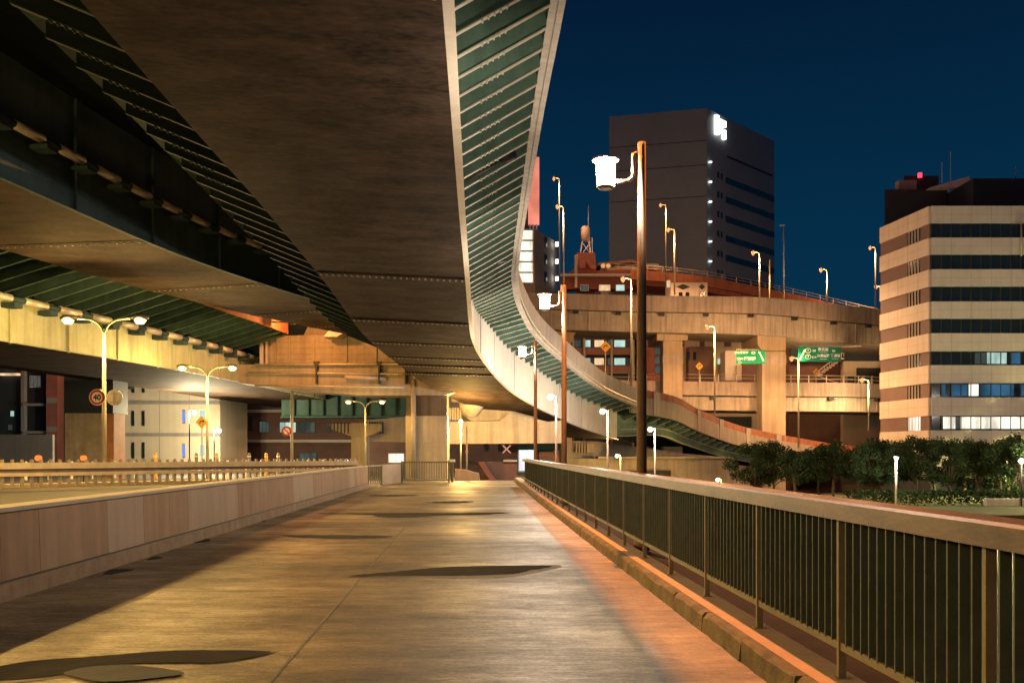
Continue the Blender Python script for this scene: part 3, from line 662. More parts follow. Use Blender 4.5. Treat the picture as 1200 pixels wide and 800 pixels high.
def low_beams():
    Y = 66.0
    r = thing('yellow_cross_beam', 'wide low cross beam glowing yellow, right of the pale column', 'beam', (X(590, Y), Y, Zp(520, Y)))
    MB().prism(poly_px([(520, 520), (660, 519), (660, 492), (642, 494), (598, 483), (586, 493), (520, 494)], Y), Y, Y + 1.8).build('beam_face', M['cap_beam'], r)
    for px in (549, 575, 605, 632): MB().box(X(px, Y) - .03, X(px, Y) + .03, Y - .05, Y - .003, Zp(518, Y), Zp(495, Y)).build('stiffener', M['cap_beam'], r)
    b = MB(); b.prism(poly_px([(540, 484), (560, 476), (600, 481), (630, 489), (588, 492), (552, 493)], Y), Y + .4, Y + 1.5); b.build('shoe', M['cap_beam'], r)
    b = MB(); b.tube([(X(552, Y), Y - .6, Zp(489, Y)), (X(552, Y), Y - .6, Zp(479, Y)), (X(553, Y), Y - .6, Zp(473, Y))], [.35, .8, .95], 14); b.build('bearing_pot', M['pier'], r, True)
    b = MB(); b.tube([(X(530, Y), Y - .7, Zp(467, Y)), (X(560, Y), Y - .7, Zp(468, Y)), (X(575, Y), Y - .7, Zp(474, Y))], .28, 10); b.build('pipe', M['pier'], r, True)
    for k in range(5):
        b = MB(); x = X(528 + 3*k, Y); b.box(x - .06, x + .06, Y - .5, Y - .35, Zp(492, Y), Zp(478, Y)); b.build('bearing_plate', M['pier'], r)
    r = thing('yellow_side_beam', 'short low beam between the slim steel pier and the pale column', 'beam', (X(450, Y), Y, Zp(518, Y)))
    MB().prism(poly_px([(430, 517), (478, 518), (478, 488), (430, 492)], Y), Y, Y + 1.6).build('beam_face', M['cap_beam'], r)
    for k in range(6):
        b = MB(); x = X(434 + 3*k, Y); b.box(x - .05, x + .05, Y - .3, Y - .15, Zp(508, Y), Zp(494, Y)); b.build('bearing_plate', M['dark'], r)
    r = thing('slim_pier', 'slim beige steel pier with brackets beside the lamp, left of the square column', 'viaduct pier', (X(424, Y), Y, 0))
    MB().box(X(415, Y), X(433, Y), Y - 1.2, Y, -.1, Zp(496, Y)).build('column', M['pier'], r)
    MB().prism(poly_px([(390, 497), (392, 503), (414, 511), (436, 511), (448, 505), (448, 497)], Y), Y - 1.3, Y + .2).build('pier_head', M['pier'], r)
    for k in range(6):
        b = MB(); x = X(392 + 4*k, Y); b.box(x - .04, x + .04, Y - 1.4, Y - 1.31, Zp(508, Y), Zp(495, Y)); b.build('bearing_plate', M['dark'], r)
    r = thing('far_left_pier', 'grey pier stem with dark upper panel standing behind the forty sign', 'viaduct pier', (X(100, 58), 58, 0))
    Y = 58; MB().box(X(76, Y), X(122, Y), Y, Y + 2.2, -.1, Zp(484, Y)).build('column', M['concrete'], r)
    MB().box(X(122.3, Y), X(131, Y), Y + .3, Y + 2, -.1, Zp(484, Y)).build('side_panel', mat('orange_panel', (.38, .18, .08), .8), r)
    MB().box(X(75, Y), X(132, Y), Y + .05, Y + 2.3, Zp(483.8, Y), Zp(445, Y)).build('column_head', M['bldg_dark'], r)
low_beams()

r = thing('added_floodlight', 'small orange floodlight added near the end of the lower viaduct parapet to tint the cross beam', 'floodlight', (-13.0, 55.5, 9.2))
MB().box(-13.15, -12.85, 55.3, 55.6, 9.15, 9.4).build('housing', M['dark'], r, bevel=.03); MB().box(-12.845, -12.80, 55.34, 55.58, 9.18, 9.37).build('lens', M['g_sod'], r); MB().tube([(-13.15, 55.5, 9.3), (-14.2, 55.5, 9.3)], .04, 6).build('arm', M['dark'], r)
bulb((-12.4, 55.8, 9.25), SOD, 900, .08)  # added floodlight, there only to throw orange light on the cross beam

# ================================================================== RIGHT-HAND VIADUCTS
def transverse(name, label, pxs, girder_d, par_h, c, w, mats, stiff, rail=None, drains=True, loc_i=2):
    st = [(X(px, Y), Y, Zp(py, Y), girder_d) for px, py, Y in pxs]
    fr = frames(st, 2.5)
    r = thing(name, label, 'viaduct', st[loc_i][:3])
    sweep(fr, lambda f: [(0, 0), (0, f[2]), (-w, f[2]), (-w, 0)], 'girder', mats[0], r)
    sweep(fr, lambda f: [(c, f[2] + .05), (c, f[2] + .05 + par_h), (c - .3, f[2] + .05 + par_h), (c - .3, f[2] + .05)], 'parapet', mats[1], r)
    sweep(fr, lambda f: [(c - .32, f[2] + .01), (c - .32, f[2] + .4), (-w - c, f[2] + .4), (-w - c, f[2] + .01)], 'deck_slab', M['dark'], r)
    sweep(fr, lambda f: [(-w - c, f[2] + .42), (-w - c, f[2] + .4 + par_h*1.0), (-w - c + .3, f[2] + .4 + par_h*1.0), (-w - c + .3, f[2] + .42)], 'parapet', mats[2], r)
    s = 2.0
    while s < fr[-1][3]:
        f = at(fr, s); b = MB(); obox(b, f, .002, .07, -.05, .05, .02, f[2] - .02); b.build('stiffener', mats[0], r); s += stiff
    if drains:
        s = 4.0
        while s < fr[-1][3]:
            f = at(fr, s); b = MB(); obox(b, f, .08, .5, -.3, .3, f[2] - .35, f[2] + .0); b.build('drain_box', M['dark'], r); s += stiff*1.1
    if rail:
        b = MB()
        for v in (rail*.5, rail): b.tube([tuple(pt(f, c - .15, f[2] + .05 + par_h + v)) for f in fr], .035, 5)
        b.build('top_rail', M['pipe'], r)
        s = .5; b = MB()
        while s < fr[-1][3]:
            f = at(fr, s); obox(b, f, c - .19, c - .11, -.04, .04, f[2] + .05 + par_h, f[2] + .05 + par_h + rail); s += 2.0
        b.build('rail_posts', M['pipe'], r)
    return r, fr
V4, V4f = transverse('upper_viaduct', 'topmost beige girder viaduct crossing behind the lamp posts to the striped office', [(540, 383, 108), (641, 385.5, 105.5), (748, 389, 103.5), (891, 392, 101.6), (967, 399, 102.6), (1033, 404.5, 105.5), (1120, 411, 111)], 2.15, 1.75, .5, 7.5, (M['v_girder'], M['v_parapet'], M['barrier']), 4.3)
V6, V6f = transverse('middle_deck_viaduct', 'orange-lit viaduct deck crossing below the topmost one, under the green signs', [(600, 472, 113), (690, 477, 109), (776, 479.5, 107), (803, 480, 106.5), (901, 481.5, 105.5), (991, 482, 106), (1035, 483, 109), (1110, 486, 118)], 1.6, 1.55, .45, 7.0, (M['v_girder'], M['v_parapet'], M['barrier']), 6.0, rail=.8)
V5, V5f = transverse('distant_viaduct', 'viaduct far behind coloured as in red light, sloping down towards the striped office', [(720, 332, 128), (790, 337, 127), (830, 342, 126), (930, 362, 127), (1034, 386, 130), (1120, 402, 134)], .6, 1.3, .3, 6.0, (M['barrier'], M['barrier'], M['barrier']), 9.0, rail=.7, drains=False)
def right_piers():
    def pier(label, px0, px1, Y, py_top, cap=None, ring=None, depth=2.4):
        r = thing('viaduct_pier', label, 'viaduct pier', (X((px0 + px1)/2, Y), Y, -3.2), 'piers under the viaducts on the right')
        MB().box(X(px0, Y), X(px1, Y), Y, Y + depth, -3.2, Zp(py_top, Y)).build('column', M['pier'], r, bevel=.06)
        if cap: MB().prism(poly_px(cap, Y), Y + .05, Y + depth + 5).build('pier_cap', M['pier'], r)
        if ring: MB().box(X(px0, Y) - .03, X(px1, Y) + .03, Y - .03, Y + depth + .03, Zp(ring[1], Y), Zp(ring[0], Y)).build('collar', M['v_parapet'], r)
    pier('tall square pier under the topmost viaduct, between the two green signs', 893, 921, 102.2, 411.5, [(888, 392.5), (921, 392.5), (921, 411), (893, 411), (888, 403)], (416, 427))
    pier('tall square pier partly behind the ramp, right of the nearest lamp post', 777, 800, 104.2, 399, [(770, 391), (806, 391), (806, 398.8), (770, 398.8)], (416, 426), 2.2)
    pier('short striped pier low under the ramp right of the nearest lamp post', 777, 800, 92, 523, None, None, 1.5)
    pier('orange pier head under the left end of the topmost viaduct', 642, 670, 107, 405, [(636, 387), (676, 387), (668, 404.5), (646, 404.5)], None, 2.0)
right_piers()

# ================================================================== BUILDINGS
def face_window(root, A, B, u0, u1, z0, z1, m, fm=None, proud=.05, name='window', mull=0):
    f = MB(); f.slab(A, B, z0, z1, -.02, proud, u0, u1); fo = f.build(name, fm or M['dark'], root)
    du = (u1 - u0)*.06; dz = (z1 - z0)*.06
    p = MB(); p.slab(A, B, z0 + dz, z1 - dz, proud + .004, proud + .03, u0 + du, u1 - du); po = p.build('pane', m, fo)
    po.matrix_parent_inverse = Matrix.Identity(4); po.matrix_world = Matrix.Identity(4)
    po.parent = fo; po.matrix_parent_inverse = Matrix.Identity(4)
    for k in range(1, mull + 1):
        u = u0 + (u1 - u0)*k/(mull + 1); q = MB(); wd = .02/max(.3, (Vector(B[:2]) - Vector(A[:2])).length)
        q.slab(A, B, z0 + dz, z1 - dz, proud + .031, proud + .06, u - wd, u + wd); mo = q.build('mullion', fm or M['dark'], fo); mo.matrix_parent_inverse = Matrix.Identity(4)
    return fo
def prism_building(root, pts, z0, z1, m, name='wall'):
    return MB().plan(pts, z0, z1).build(name, m, root)

def office():
    C = Vector((37.9, 85)); Rr = Vector((66, 85)); Lf = Vector((36.7, 93.2))
    BL = Vector((47.5, 118)); BR = Vector((70, 118)); z0, zt = -3.2, Zp(242, 85)
    r = thing('office_building', 'pale office block with dark ribbon windows in stripes behind the park trees', 'building', (45, 90, -3.2))
    prism_building(r, [C, Rr, BR, BL, Lf], z0, zt - .02, M['bldg_dark'])
    zs = [(242, 262), (279, 298.6), (316, 336), (353.6, 373.6), (390.7, 411.7), (428, 448.8), (465.6, 487), (504, 560)]
    for a, b in zs:
        z1, zb = Zp(a, 85), Zp(b, 85)
        m = MB(); m.slab(C, Rr, zb, z1, -.1, .22); m.build('facade_band', M['bldg_white'], r)
        m = MB(); m.slab(Lf, C, zb, z1, -.1, .22); m.build('facade_band', M['bldg_white'], r)
        j = MB(); j.slab(C, Rr, (zb + z1)/2 - .012, (zb + z1)/2 + .012, .222, .228)
        for k in range(1, 16): j.slab(C, Rr, zb, z1, .222, .229, k/15.6 - .0005, k/15.6 + .0005)
        for k in range(1, 5): j.slab(Lf, C, zb, z1, .222, .229, k/5 - .0015, k/5 + .0015)
        j.slab(Lf, C, (zb + z1)/2 - .012, (zb + z1)/2 + .012, .222, .228)
        j.build('panel_joints', M['v_parapet'], r)
    lit = {6: [(0, .10, None), (.10, .20, 'win_white'), (.20, .23, 'win_dim'), (.24, 1.0, 'win_white')],
           5: [(0, .09, None), (.09, .12, 'win_blue'), (.17, .30, 'win_blue'), (.31, .39, 'win_white'), (.40, .68, 'win_blue'), (.73, 1.0, 'win_blue')],
           4: [(.36, .46, 'win_dim'), (.46, .62, 'win_cold'), (.66, .74, 'win_blue')]}
    W = 11.05/28.1       # the stretch of the front inside the frame
    for i in range(len(zs) - 1):
        zb, z1 = Zp(zs[i+1][0], 85) + .02, Zp(zs[i][1], 85) - .02
        m = MB(); m.slab(C, Rr, zb, z1, .0, .06); g = m.build('ribbon_window', M['glass'], r)
        for k in range(0, 32):
            q = MB(); q.slab(C, Rr, zb, z1, .061, .14, k/31.2 - .0012, k/31.2 + .0012); q.build('mullion', M['dark'], g).matrix_parent_inverse = Matrix.Identity(4)
        for (a, b, mm) in lit.get(i, []):
            if mm: 
                q = MB(); q.slab(C, Rr, zb + .12, z1 - .08, .062, .075, a*W, b*W); q.build('lit_pane', M[mm], g).matrix_parent_inverse = Matrix.Identity(4)
        if i == 6:
            q = MB(); q.slab(C, Rr, zb + .12, z1 - .08, .062, .075, W, .96); q.build('lit_pane', M['win_white'], g).matrix_parent_inverse = Matrix.Identity(4)
        m = MB(); m.slab(Lf, C, zb, z1, .0, .10, .0, .57); m.build('side_panel', M['office_panel'], r)
        m = MB(); m.slab(Lf, C, zb, z1, .0, .05, .58, .82); g = m.build('side_window', M['win_white'] if i == 6 else M['glass'], r)
        for k in range(4):
            q = MB(); u = .60 + .06*k; q.slab(Lf, C, zb, z1, .051, .1, u - .006, u + .006); q.build('mullion', M['bldg_white'], g).matrix_parent_inverse = Matrix.Identity(4)
        m = MB(); m.slab(Lf, C, zb, z1, .0, .10, .83, 1.0); m.build('side_panel', M['office_panel'], r)
    q = MB(); zb, z1 = Zp(504, 85) + .1, Zp(487, 85) - .1
    for (ua, ub) in ((.84, .97), (.90, .86)):
        A = C.lerp(Rr, ua*W); B = C.lerp(Rr, ub*W); q.tube([(A.x, A.y - .12, z1), (B.x, B.y - .12, zb)], .06, 5)
    q.build('brace', M['dark'], r)
    # roof plant
    m = MB(); m.plan([(37.7, 95), (44, 95), (52, 110), (45.0, 110)], zt, Zp(222, 95)); m.build('penthouse', M['bldg_dark'], r)
    m = MB(); m.plan([(44.2, 90), (50.8, 90), (50.8, 100), (44.2, 100)], zt, Zp(209, 90)); m.plan([(40.5, 97), (44.1, 97), (46.1, 104), (43.5, 104)], Zp(222, 95), Zp(206, 97)); m.build('roof_plant', M['bldg_dark'], r)
    m = MB(); m.plan([(50.9, 90), (66, 90), (66, 98), (50.9, 98)], zt, Zp(231, 90)); m.build('roof_screen', M['bldg_dark'], r)
    m = MB(); m.prism([(41.6, Zp(221.5, 94)), (45.6, Zp(221.5, 94)), (45.6, Zp(208, 94))], 93.5, 94.5); m.build('roof_gable', M['bldg_white'], r)
    for px, a, b in ((1114, 178, 210), (1104, 190, 212), (1190, 195, 232)):
        MB().tube([(X(px, 92), 92, Zp(b + 3, 92)), (X(px, 92), 92, Zp(a, 92))], .035, 5).build('antenna', M['pipe'], r)
    bm = MB().tube([(X(1078, 96), 96, Zp(208, 96)), (X(1078, 96), 96, Zp(203, 96))], .22, 8).build('beacon', M['g_red'], r)
    MB().tube([(X(1078, 96), 96, Zp(224, 96)), (X(1078, 96), 96, Zp(208.2, 96))], .08, 6).build('beacon_mast', M['dark'], r)
    bulb((X(1062, 95.5), 94, Zp(217, 95)), (1, .01, .04), 4, .1)
    m = MB(); m.plan([(39.6, 96), (41.4, 96), (41.4, 97), (39.6, 97)], Zp(222, 95), Zp(211, 96)); m.build('roof_hut', M['bldg_grey'], r)
office()

def tower():
    C = Vector((30.05, 145)); L = Vector((15.4, 148.6)); Rr = Vector((44.7, 160.2)); Bk = L + Rr - C
    zt = Zp(127, 145)
    r = thing('dark_tower', 'tall dark office tower with a lit white roof sign and a row of corner lights', 'building', (30, 150, -3.2))
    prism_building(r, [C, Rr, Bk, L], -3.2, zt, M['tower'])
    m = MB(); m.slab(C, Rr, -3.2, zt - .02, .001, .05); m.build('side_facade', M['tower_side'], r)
    for k in range(8):
        zc = Zp(199, 145) - 3.07*k
        if zc < 12: break
        m = MB(); m.slab(C, Rr, zc - .95, zc + .05, .052, .09, .26, 1.0); g = m.build('ribbon_window', M['glass_teal'], r)
        m = MB(); m.slab(C, Rr, zc - .6, zc + .35, .052, .09, .14, .17); m.slab(C, Rr, zc - .6, zc + .35, .052, .09, .19, .215); m.build('stair_window', M['glass_teal'], r)
        m = MB(); q = C.lerp(Rr, .045); z = Zp(189.3, 145) - 3.07*k
        m.box(q.x - .22, q.x + .22, q.y - .55, q.y - .2, z - .09, z + .09); m.build('corner_light', M['g_tiny'], r)
    m = MB(); zc = Zp(172, 145); m.slab(C, Rr, zc - .35, zc, .052, .08, .28, .97); m.build('slot', M['bldg_dark'], r)
    m = MB(); m.slab(C, Rr, Zp(161, 148), Zp(139, 148), .052, .5, .10, .14); m.slab(C, Rr, Zp(149, 148), Zp(142, 148), .052, .5, .155, .235); m.slab(C, Rr, Zp(157, 148), Zp(151.5, 148), .052, .5, .155, .185)
    m.slab(C, Rr, Zp(163, 148), Zp(152.5, 148), .052, .5, .205, .235); m.build('lit_sign', M['g_sign'], r)
    for z in (Zp(200, 148), Zp(236, 148), Zp(172, 148)):
        m = MB(); m.slab(L, C, z - .05, z + .05, .003, .03, .0, 1); m.build('panel_joint', M['bldg_dark'], r)
tower()

def back_buildings():
    # tall white-lit block with the red sign panel
    Y = 140
    r = thing('lit_white_building', 'narrow building with a glowing white stair front and grey side wall', 'building', (X(632, Y), Y, -3.2))
    prism_building(r, [(X(596, Y), Y), (X(627, Y), Y), (X(656, Y), Y + 9), (X(620, Y), Y + 12)], -3.2, Zp(268, Y), M['bldg_grey'])
    A, B = (X(597, Y), Y), (X(627, Y), Y)
    for k in range(5):
        face_window(r, A, B, .1, .95, Zp(331.5 - 12.5*k, Y), Zp(319.6 - 12.5*k, Y), M['win_white'], M['white'])
    A, B = (X(627, Y), Y), (X(656, Y), Y + 9)
    for k in range(3): face_window(r, A, B, .42, .52, Zp(325 - 21*k, Y), Zp(312 - 21*k, Y), M['glass'])
    b = MB()
    for k in range(3): b.box(X(652, Y + 8) - .2, X(652, Y + 8) + .25, Y + 6.6, Y + 7.2, Zp(330 - 20*k, Y + 8), Zp(326 - 20*k, Y + 8)); 
    b.build('gallery_light', M['g_small'], r)
    r = thing('red_sign_panel', 'tall red glowing billboard on legs above the white-lit building', 'billboard', (X(626, 139), 139, Zp(268, 139)))
    MB().box(X(619, 139), X(632, 139), 139, 140, Zp(262, 139), Zp(184, 139)).build('sign_face', M['neon_red'], r)
    MB().box(X(611, 139), X(618.8, 139), 139.1, 140, Zp(268, 139), Zp(205, 139)).build('side_board', M['bldg_brown'], r)
    b = MB()
    for px in (621, 625, 629): b.tube([(X(px, 139.5), 139.5, Zp(268.3, 139)), (X(px, 139.5), 139.5, Zp(261.8, 139))], .12, 5)
    b.build('sign_legs', M['white'], r)
    # red house with water tank
    Y = 125
    r = thing('red_rooftop_building', 'dark red stair tower with low lit eaves beside it', 'building', (X(690, Y), Y, -3.2))
    prism_building(r, [(X(676, Y), Y), (X(697, Y), Y), (X(702, Y), Y + 5), (X(680, Y), Y + 5)], -3.2, Zp(296, Y), M['bldg_red'])
    m = MB(); m.prism(poly_px([(655, 333), (672, 318), (690, 312), (695, 321), (736, 320), (736, 342), (655, 342)], Y), Y - 2.2, Y - .1); m.build('low_wing', M['bldg_red'], r)
    m = MB(); m.box(X(655, Y), X(736, Y), Y - 3.2, Y - 2.25, Zp(328.5, Y), Zp(326, Y)); m.build('eaves', M['white'], r)
    A, B = (X(655, Y - 2.3), Y - 2.3), (X(738, Y - 2.3), Y - 2.3)
    for u0, u1, mm in ((.56, .73, 'win_warm'), (.80, .93, 'win_cold'), (.30, .42, 'win_dim'), (.02, .10, 'win_warm')): face_window(r, A, B, u0, u1, Zp(341, Y - 2.3), Zp(333.5, Y - 2.3), M[mm], M['white'])
    m = MB(); m.prism(poly_px([(678, 304), (684, 304), (697, 319), (690, 319), (684, 311), (684, 319), (678, 319)], Y), Y - 2.9, Y - 2.3); m.build('outdoor_stair', mat('salmon_paint', (.5, .2, .16), .7), r)
    m = MB(); m.tube([(X(675, Y - 3), Y - 3, Zp(342, Y)), (X(675, Y - 3), Y - 3, Zp(304, Y))], .22, 6); m.build('vent_stack', M['pipe'], r)
    r = thing('water_tank', 'pink cylindrical water tank on a steel frame over the red stair tower', 'water tank', (X(688, Y), Y + 2, Zp(296, Y)))
    MB().tube([(X(687.5, Y), Y + 2, Zp(279, Y)), (X(687.5, Y), Y + 2, Zp(263, Y)), (X(687.5, Y), Y + 2, Zp(261, Y))], [.6, .6, .4], 14).build('tank', M['tank'], r, True)
    b = MB()
    for dx, dy in ((-.55, -.4), (.55, -.4), (.55, .5), (-.55, .5)): b.tube([(X(687.5, Y) + dx*1.3, Y + 2 + dy, Zp(296, Y)), (X(687.5, Y) + dx*.8, Y + 2 + dy, Zp(279, Y))], .06, 5)
    b.tube([(X(683, Y), Y + 1.4, Zp(295, Y)), (X(693, Y), Y + 1.4, Zp(281, Y))], .045, 5); b.tube([(X(693, Y), Y + 1.4, Zp(295, Y)), (X(683, Y), Y + 1.4, Zp(281, Y))], .045, 5)
    b.tube([(X(695.5, Y), Y + 2, Zp(296, Y)), (X(695.5, Y), Y + 2, Zp(275, Y)), (X(690, Y), Y + 2, Zp(275, Y))], .05, 5)
    b.build('tank_frame', M['white'], r)
    MB().tube([(X(691, Y), Y + 2, Zp(262, Y)), (X(691, Y), Y + 2, Zp(236, Y))], .04, 5).build('antenna', M['pipe'], r)
    # dim grey block with roof slope behind the near lamp post
    Y = 134
    r = thing('grey_roof_building', 'low dim building with pitched roof line below the dark tower', 'building', (X(725, Y), Y, -3.2))
    prism_building(r, [(X(704, Y), Y), (X(772, Y), Y), (X(772, Y), Y + 8), (X(704, Y), Y + 8)], -3.2, Zp(309, Y), M['bldg_grey'])
    MB().prism(poly_px([(700, 309), (740, 305), (812, 331), (812, 334), (740, 308.5), (700, 312)], Y), Y - .6, Y + 8.2).build('roof', M['bldg_brown'], r)
    b = MB()
    for px in (706, 712): b.tube([(X(px, Y), Y - .8, Zp(313, Y)), (X(px, Y), Y - 1, Zp(313, Y))], .35, 8)
    b.build('wall_dish', M['white'], r)
    # white gatehouse with diamonds
    Y = 116
    r = thing('diamond_wall_building', 'small pinkish white building with dark diamond marks on its wall', 'building', (X(806, Y), Y, 0))
    MB().box(X(786, Y), X(829, Y), Y, Y + 4, Zp(380, Y), Zp(331, Y)).build('wall', M['bldg_white'], r)
    for px, hw in ((800.5, 8), (822.5, 3.8)):
        MB().prism(poly_px([(px - hw, 336), (px, 332.8), (px + hw, 336), (px, 339.4)], Y), Y - .06, Y - .003).build('diamond_mark', M['bldg_dark'], r)
    for px, hw in ((797.5, 2.3), (805.5, 2.2), (821, 1.3), (825, 1.2)):
        f = MB().box(X(px - hw, Y), X(px + hw, Y), Y - .06, Y - .003, Zp(348.5, Y), Zp(342.5, Y)).build('window', M['glass'], r)
    MB().box(X(781, Y), X(785, Y), Y - .3, Y - .1, Zp(337, Y), Zp(329, Y)).build('lit_panel', M['win_warm'], r)
    # apartments below the topmost viaduct
    Y = 124
    r = thing('apartment_building', 'apartment block with lit balcony windows seen under the topmost viaduct', 'building', (X(705, Y), Y, -3.2))
    prism_building(r, [(X(655, Y), Y), (X(744, Y), Y), (X(744, Y), Y + 8), (X(655, Y), Y + 8)], -3.2, Zp(385, Y), M['bldg_dark'])
    A, B = (X(655, Y), Y), (X(744, Y), Y)
    for py in (407, 428):
        for u0, u1, mm in ((.2, .29, 'win_dim'), (.31, .42, 'win_cold'), (.46, .60, 'win_warm'), (.64, .72, 'win_dim'), (.72, .88, 'win_cold')): face_window(r, A, B, u0, u1, Zp(py, Y), Zp(py - 9, Y), M[mm], M['bldg_dark'])
        MB().slab(A, B, Zp(py + 9, Y), Zp(py + 1, Y), .3, .5).build('balcony', M['bldg_brown'], r)
    for px in (671, 684, 716, 741): MB().tube([(X(px, Y), Y - .7, -3), (X(px, Y), Y - .7, Zp(386, Y))], .18, 6).build('column', M['bldg_grey'], r)
    Y = 128
    r = thing('narrow_tower_house', 'narrow dark building with pale window column between lamp post and pier', 'building', (X(764, Y), Y, -3.2))
    prism_building(r, [(X(746, Y), Y), (X(782, Y), Y), (X(782, Y), Y + 8), (X(746, Y), Y + 8)], -3.2, Zp(380, Y), M['bldg_red'])
    A, B = (X(746, Y), Y), (X(782, Y), Y)
    for py in (416, 427, 438): face_window(r, A, B, .58, .78, Zp(py, Y), Zp(py - 9, Y), M['win_dim'], M['dark'])
    Y = 126
    r = thing('beige_back_building', 'plain beige building with brown strips right of the rear pier', 'building', (X(830, Y), Y, -3.2))
    prism_building(r, [(X(783, Y), Y), (X(898, Y), Y), (X(898, Y), Y + 8), (X(783, Y), Y + 8)], -3.2, Zp(378, Y), M['bldg_beige'])
    A, B = (X(783, Y), Y), (X(898, Y), Y)
    for u0, u1 in ((.10, .16), (.32, .37), (.57, .64)): MB().slab(A, B, Zp(406, Y), Zp(380, Y), .002, .1, u0, u1).build('pilaster', M['bldg_brown'], r)
    MB().slab(A, B, -3.2, Zp(408, Y), .1, 2.0, .18, .45).build('lower_wing', M['bldg_brown'], r)
    A2, B2 = (X(803, Y - 2), Y - 2), (X(835, Y - 2), Y - 2)
    for u0 in (.05, .28): face_window(r, A2, B2, u0, u0 + .12, Zp(422, Y - 2), Zp(412, Y - 2), M['glass'])
    face_window(r, A, B, .50, .56, Zp(427, Y), Zp(420, Y), M['win_cold'], M['white'])
    Y = 121
    r = thing('ramp_portal', 'pale portal wall with a dark tunnel mouth below the left green sign', 'portal', (X(875, Y), Y, 0))
    MB().box(X(850, Y), X(868, Y), Y, Y + 3, Zp(446, Y), Zp(411, Y)).build('side_wall', M['bldg_white'], r)
    MB().box(X(868.1, Y), X(902, Y), Y + 1.0, Y + 3, Zp(446, Y), Zp(424, Y)).build('dark_opening', M['bldg_brown'], r)
    MB().box(X(862, Y), X(868, Y), Y - .5, Y - .1, Zp(446, Y), Zp(428, Y)).build('frame_post', M['concrete_fine'], r)
    # stair wall right of the pier
    Y = 120
    r = thing('stair_building', 'reddish brown wall with an outdoor stair below the right green sign', 'building', (X(960, Y), Y, -3.2))
    MB().box(X(925, Y), X(985, Y), Y, Y + 4, -3.2, Zp(405, Y)).build('wall', M['bldg_brown'], r)
    MB().box(X(985.2, Y), X(1040, Y), Y - 1.0, Y + 4, -3.2, Zp(424, Y)).build('pale_wall', M['bldg_beige'], r)
    MB().box(X(925.2, Y), X(1055, Y), Y - .6, Y + 4, Zp(423.8, Y), Zp(398, Y)).build('upper_beam', M['bldg_dark'], r)
    MB().box(X(985, Y), X(1055, Y), Y - .9, Y - .61, Zp(412, Y), Zp(409, Y)).build('upper_ledge', M['bldg_grey'], r)
    MB().box(X(1000, Y), X(1040, Y), Y - 1.3, Y - 1.01, Zp(455, Y), Zp(432, Y)).build('opening', M['bldg_dark'], r)
    b = MB()
    for k in range(9):
        px = 953 + 3.6*k; py = 441 - 2.6*k; b.box(X(px, Y), X(px + 3.6, Y), Y - 1.2, Y - .3, Zp(py + 1.6, Y), Zp(py, Y))
    b.build('stair_flight', M['tank'], r)
    b = MB(); b.tube([(X(953, Y), Y - 1.25, Zp(437, Y)), (X(988, Y), Y - 1.25, Zp(411, Y))], .07, 5)
    b.tube([(X(953, Y), Y - 1.25, Zp(441, Y)), (X(985, Y), Y - 1.25, Zp(452, Y))], .07, 5)
    for k in range(12):
        px = 954 + 2.8*k; b.tube([(X(px, Y), Y - 1.25, Zp(437 - .74*(px - 953), Y)), (X(px, Y), Y - 1.25, Zp(442 - .74*(px - 953), Y))], .04, 4)
    b.build('stair_rail', M['tank'], r)
    Y = 112.5
    r = thing('dark_noise_wall', 'black noise wall standing on the middle deck beside the office', 'wall', (X(1012, Y), Y, Zp(457, Y)))
    MB().box(X(991.5, Y), X(1040, Y), Y, Y + .3, Zp(466, Y), Zp(440.5, Y)).build('wall_face', M['dark'], r)
    b = MB()
    for px in (992, 1002, 1012, 1022, 1032): b.box(X(px, Y) - .08, X(px, Y) + .08, Y - .12, Y - .003, Zp(466, Y), Zp(440, Y))
    b.build('wall_posts', M['bldg_grey'], r)
    # under the middle deck
    Y = 122
    r = thing('undercroft_building', 'beige low building under the middle deck with a slanting stair and green exit light', 'building', (X(950, Y), Y, -3.2))
    MB().box(X(800, Y), X(1045, Y), Y, Y + 5, -3.2, Zp(484, Y)).build('wall', M['bldg_beige'], r)
    MB().box(X(800, Y), X(880, Y), Y - .3, Y - .01, Zp(512, Y), Zp(488, Y)).build('dark_bay', M['bldg_dark'], r)
    A, B = (X(800, Y), Y), (X(1045, Y), Y)
    for u0, u1, a, b_ in ((.60, .66, 514, 488), (.71, .76, 507, 500), (.42, .47, 512, 488)): face_window(r, A, B, u0, u1, Zp(a, Y), Zp(b_, Y), M['glass'])
    face_window(r, A, B, .775, .80, Zp(511, Y), Zp(501, Y), glow('exit_green', (.35, 1.0, .65), 1.6), M['white'])
    q = MB(); q.tube([(X(960, Y), Y - .8, Zp(514, Y)), (X(1000, Y), Y - .8, Zp(486, Y))], .3, 4); q.tube([(X(968, Y), Y - .8, Zp(514, Y)), (X(1006, Y), Y - .8, Zp(488, Y))], .1, 4); q.build('slant_stair', M['tank'], r)
    q = MB()
    for k in range(8): q.box(X(1002 + 5*k, Y), X(1005.6 + 5*k, Y), Y - 1.2, Y - .9, Zp(526, Y), Zp(507 + (k % 2)*2, Y))
    q.build('white_shutters', M['bldg_white'], r)
    # mid low wall under the curved ramp
    Y = 88
    r = thing('abutment_wall', 'beige abutment wall with a ledge low under the ramp, behind the railing', 'wall', (X(760, Y), Y, -3.2))
    MB().box(X(660, Y), X(860, Y), Y, Y + 2, -3.2, Zp(537, Y)).build('wall_face', M['cap_beam'], r)
    MB().prism(poly_px([(655, 536.5), (860, 536.5), (800, 531), (700, 517), (655, 516)], Y + 2), Y + 2.1, Y + 3).build('upper_wall', M['concrete_fine'], r)
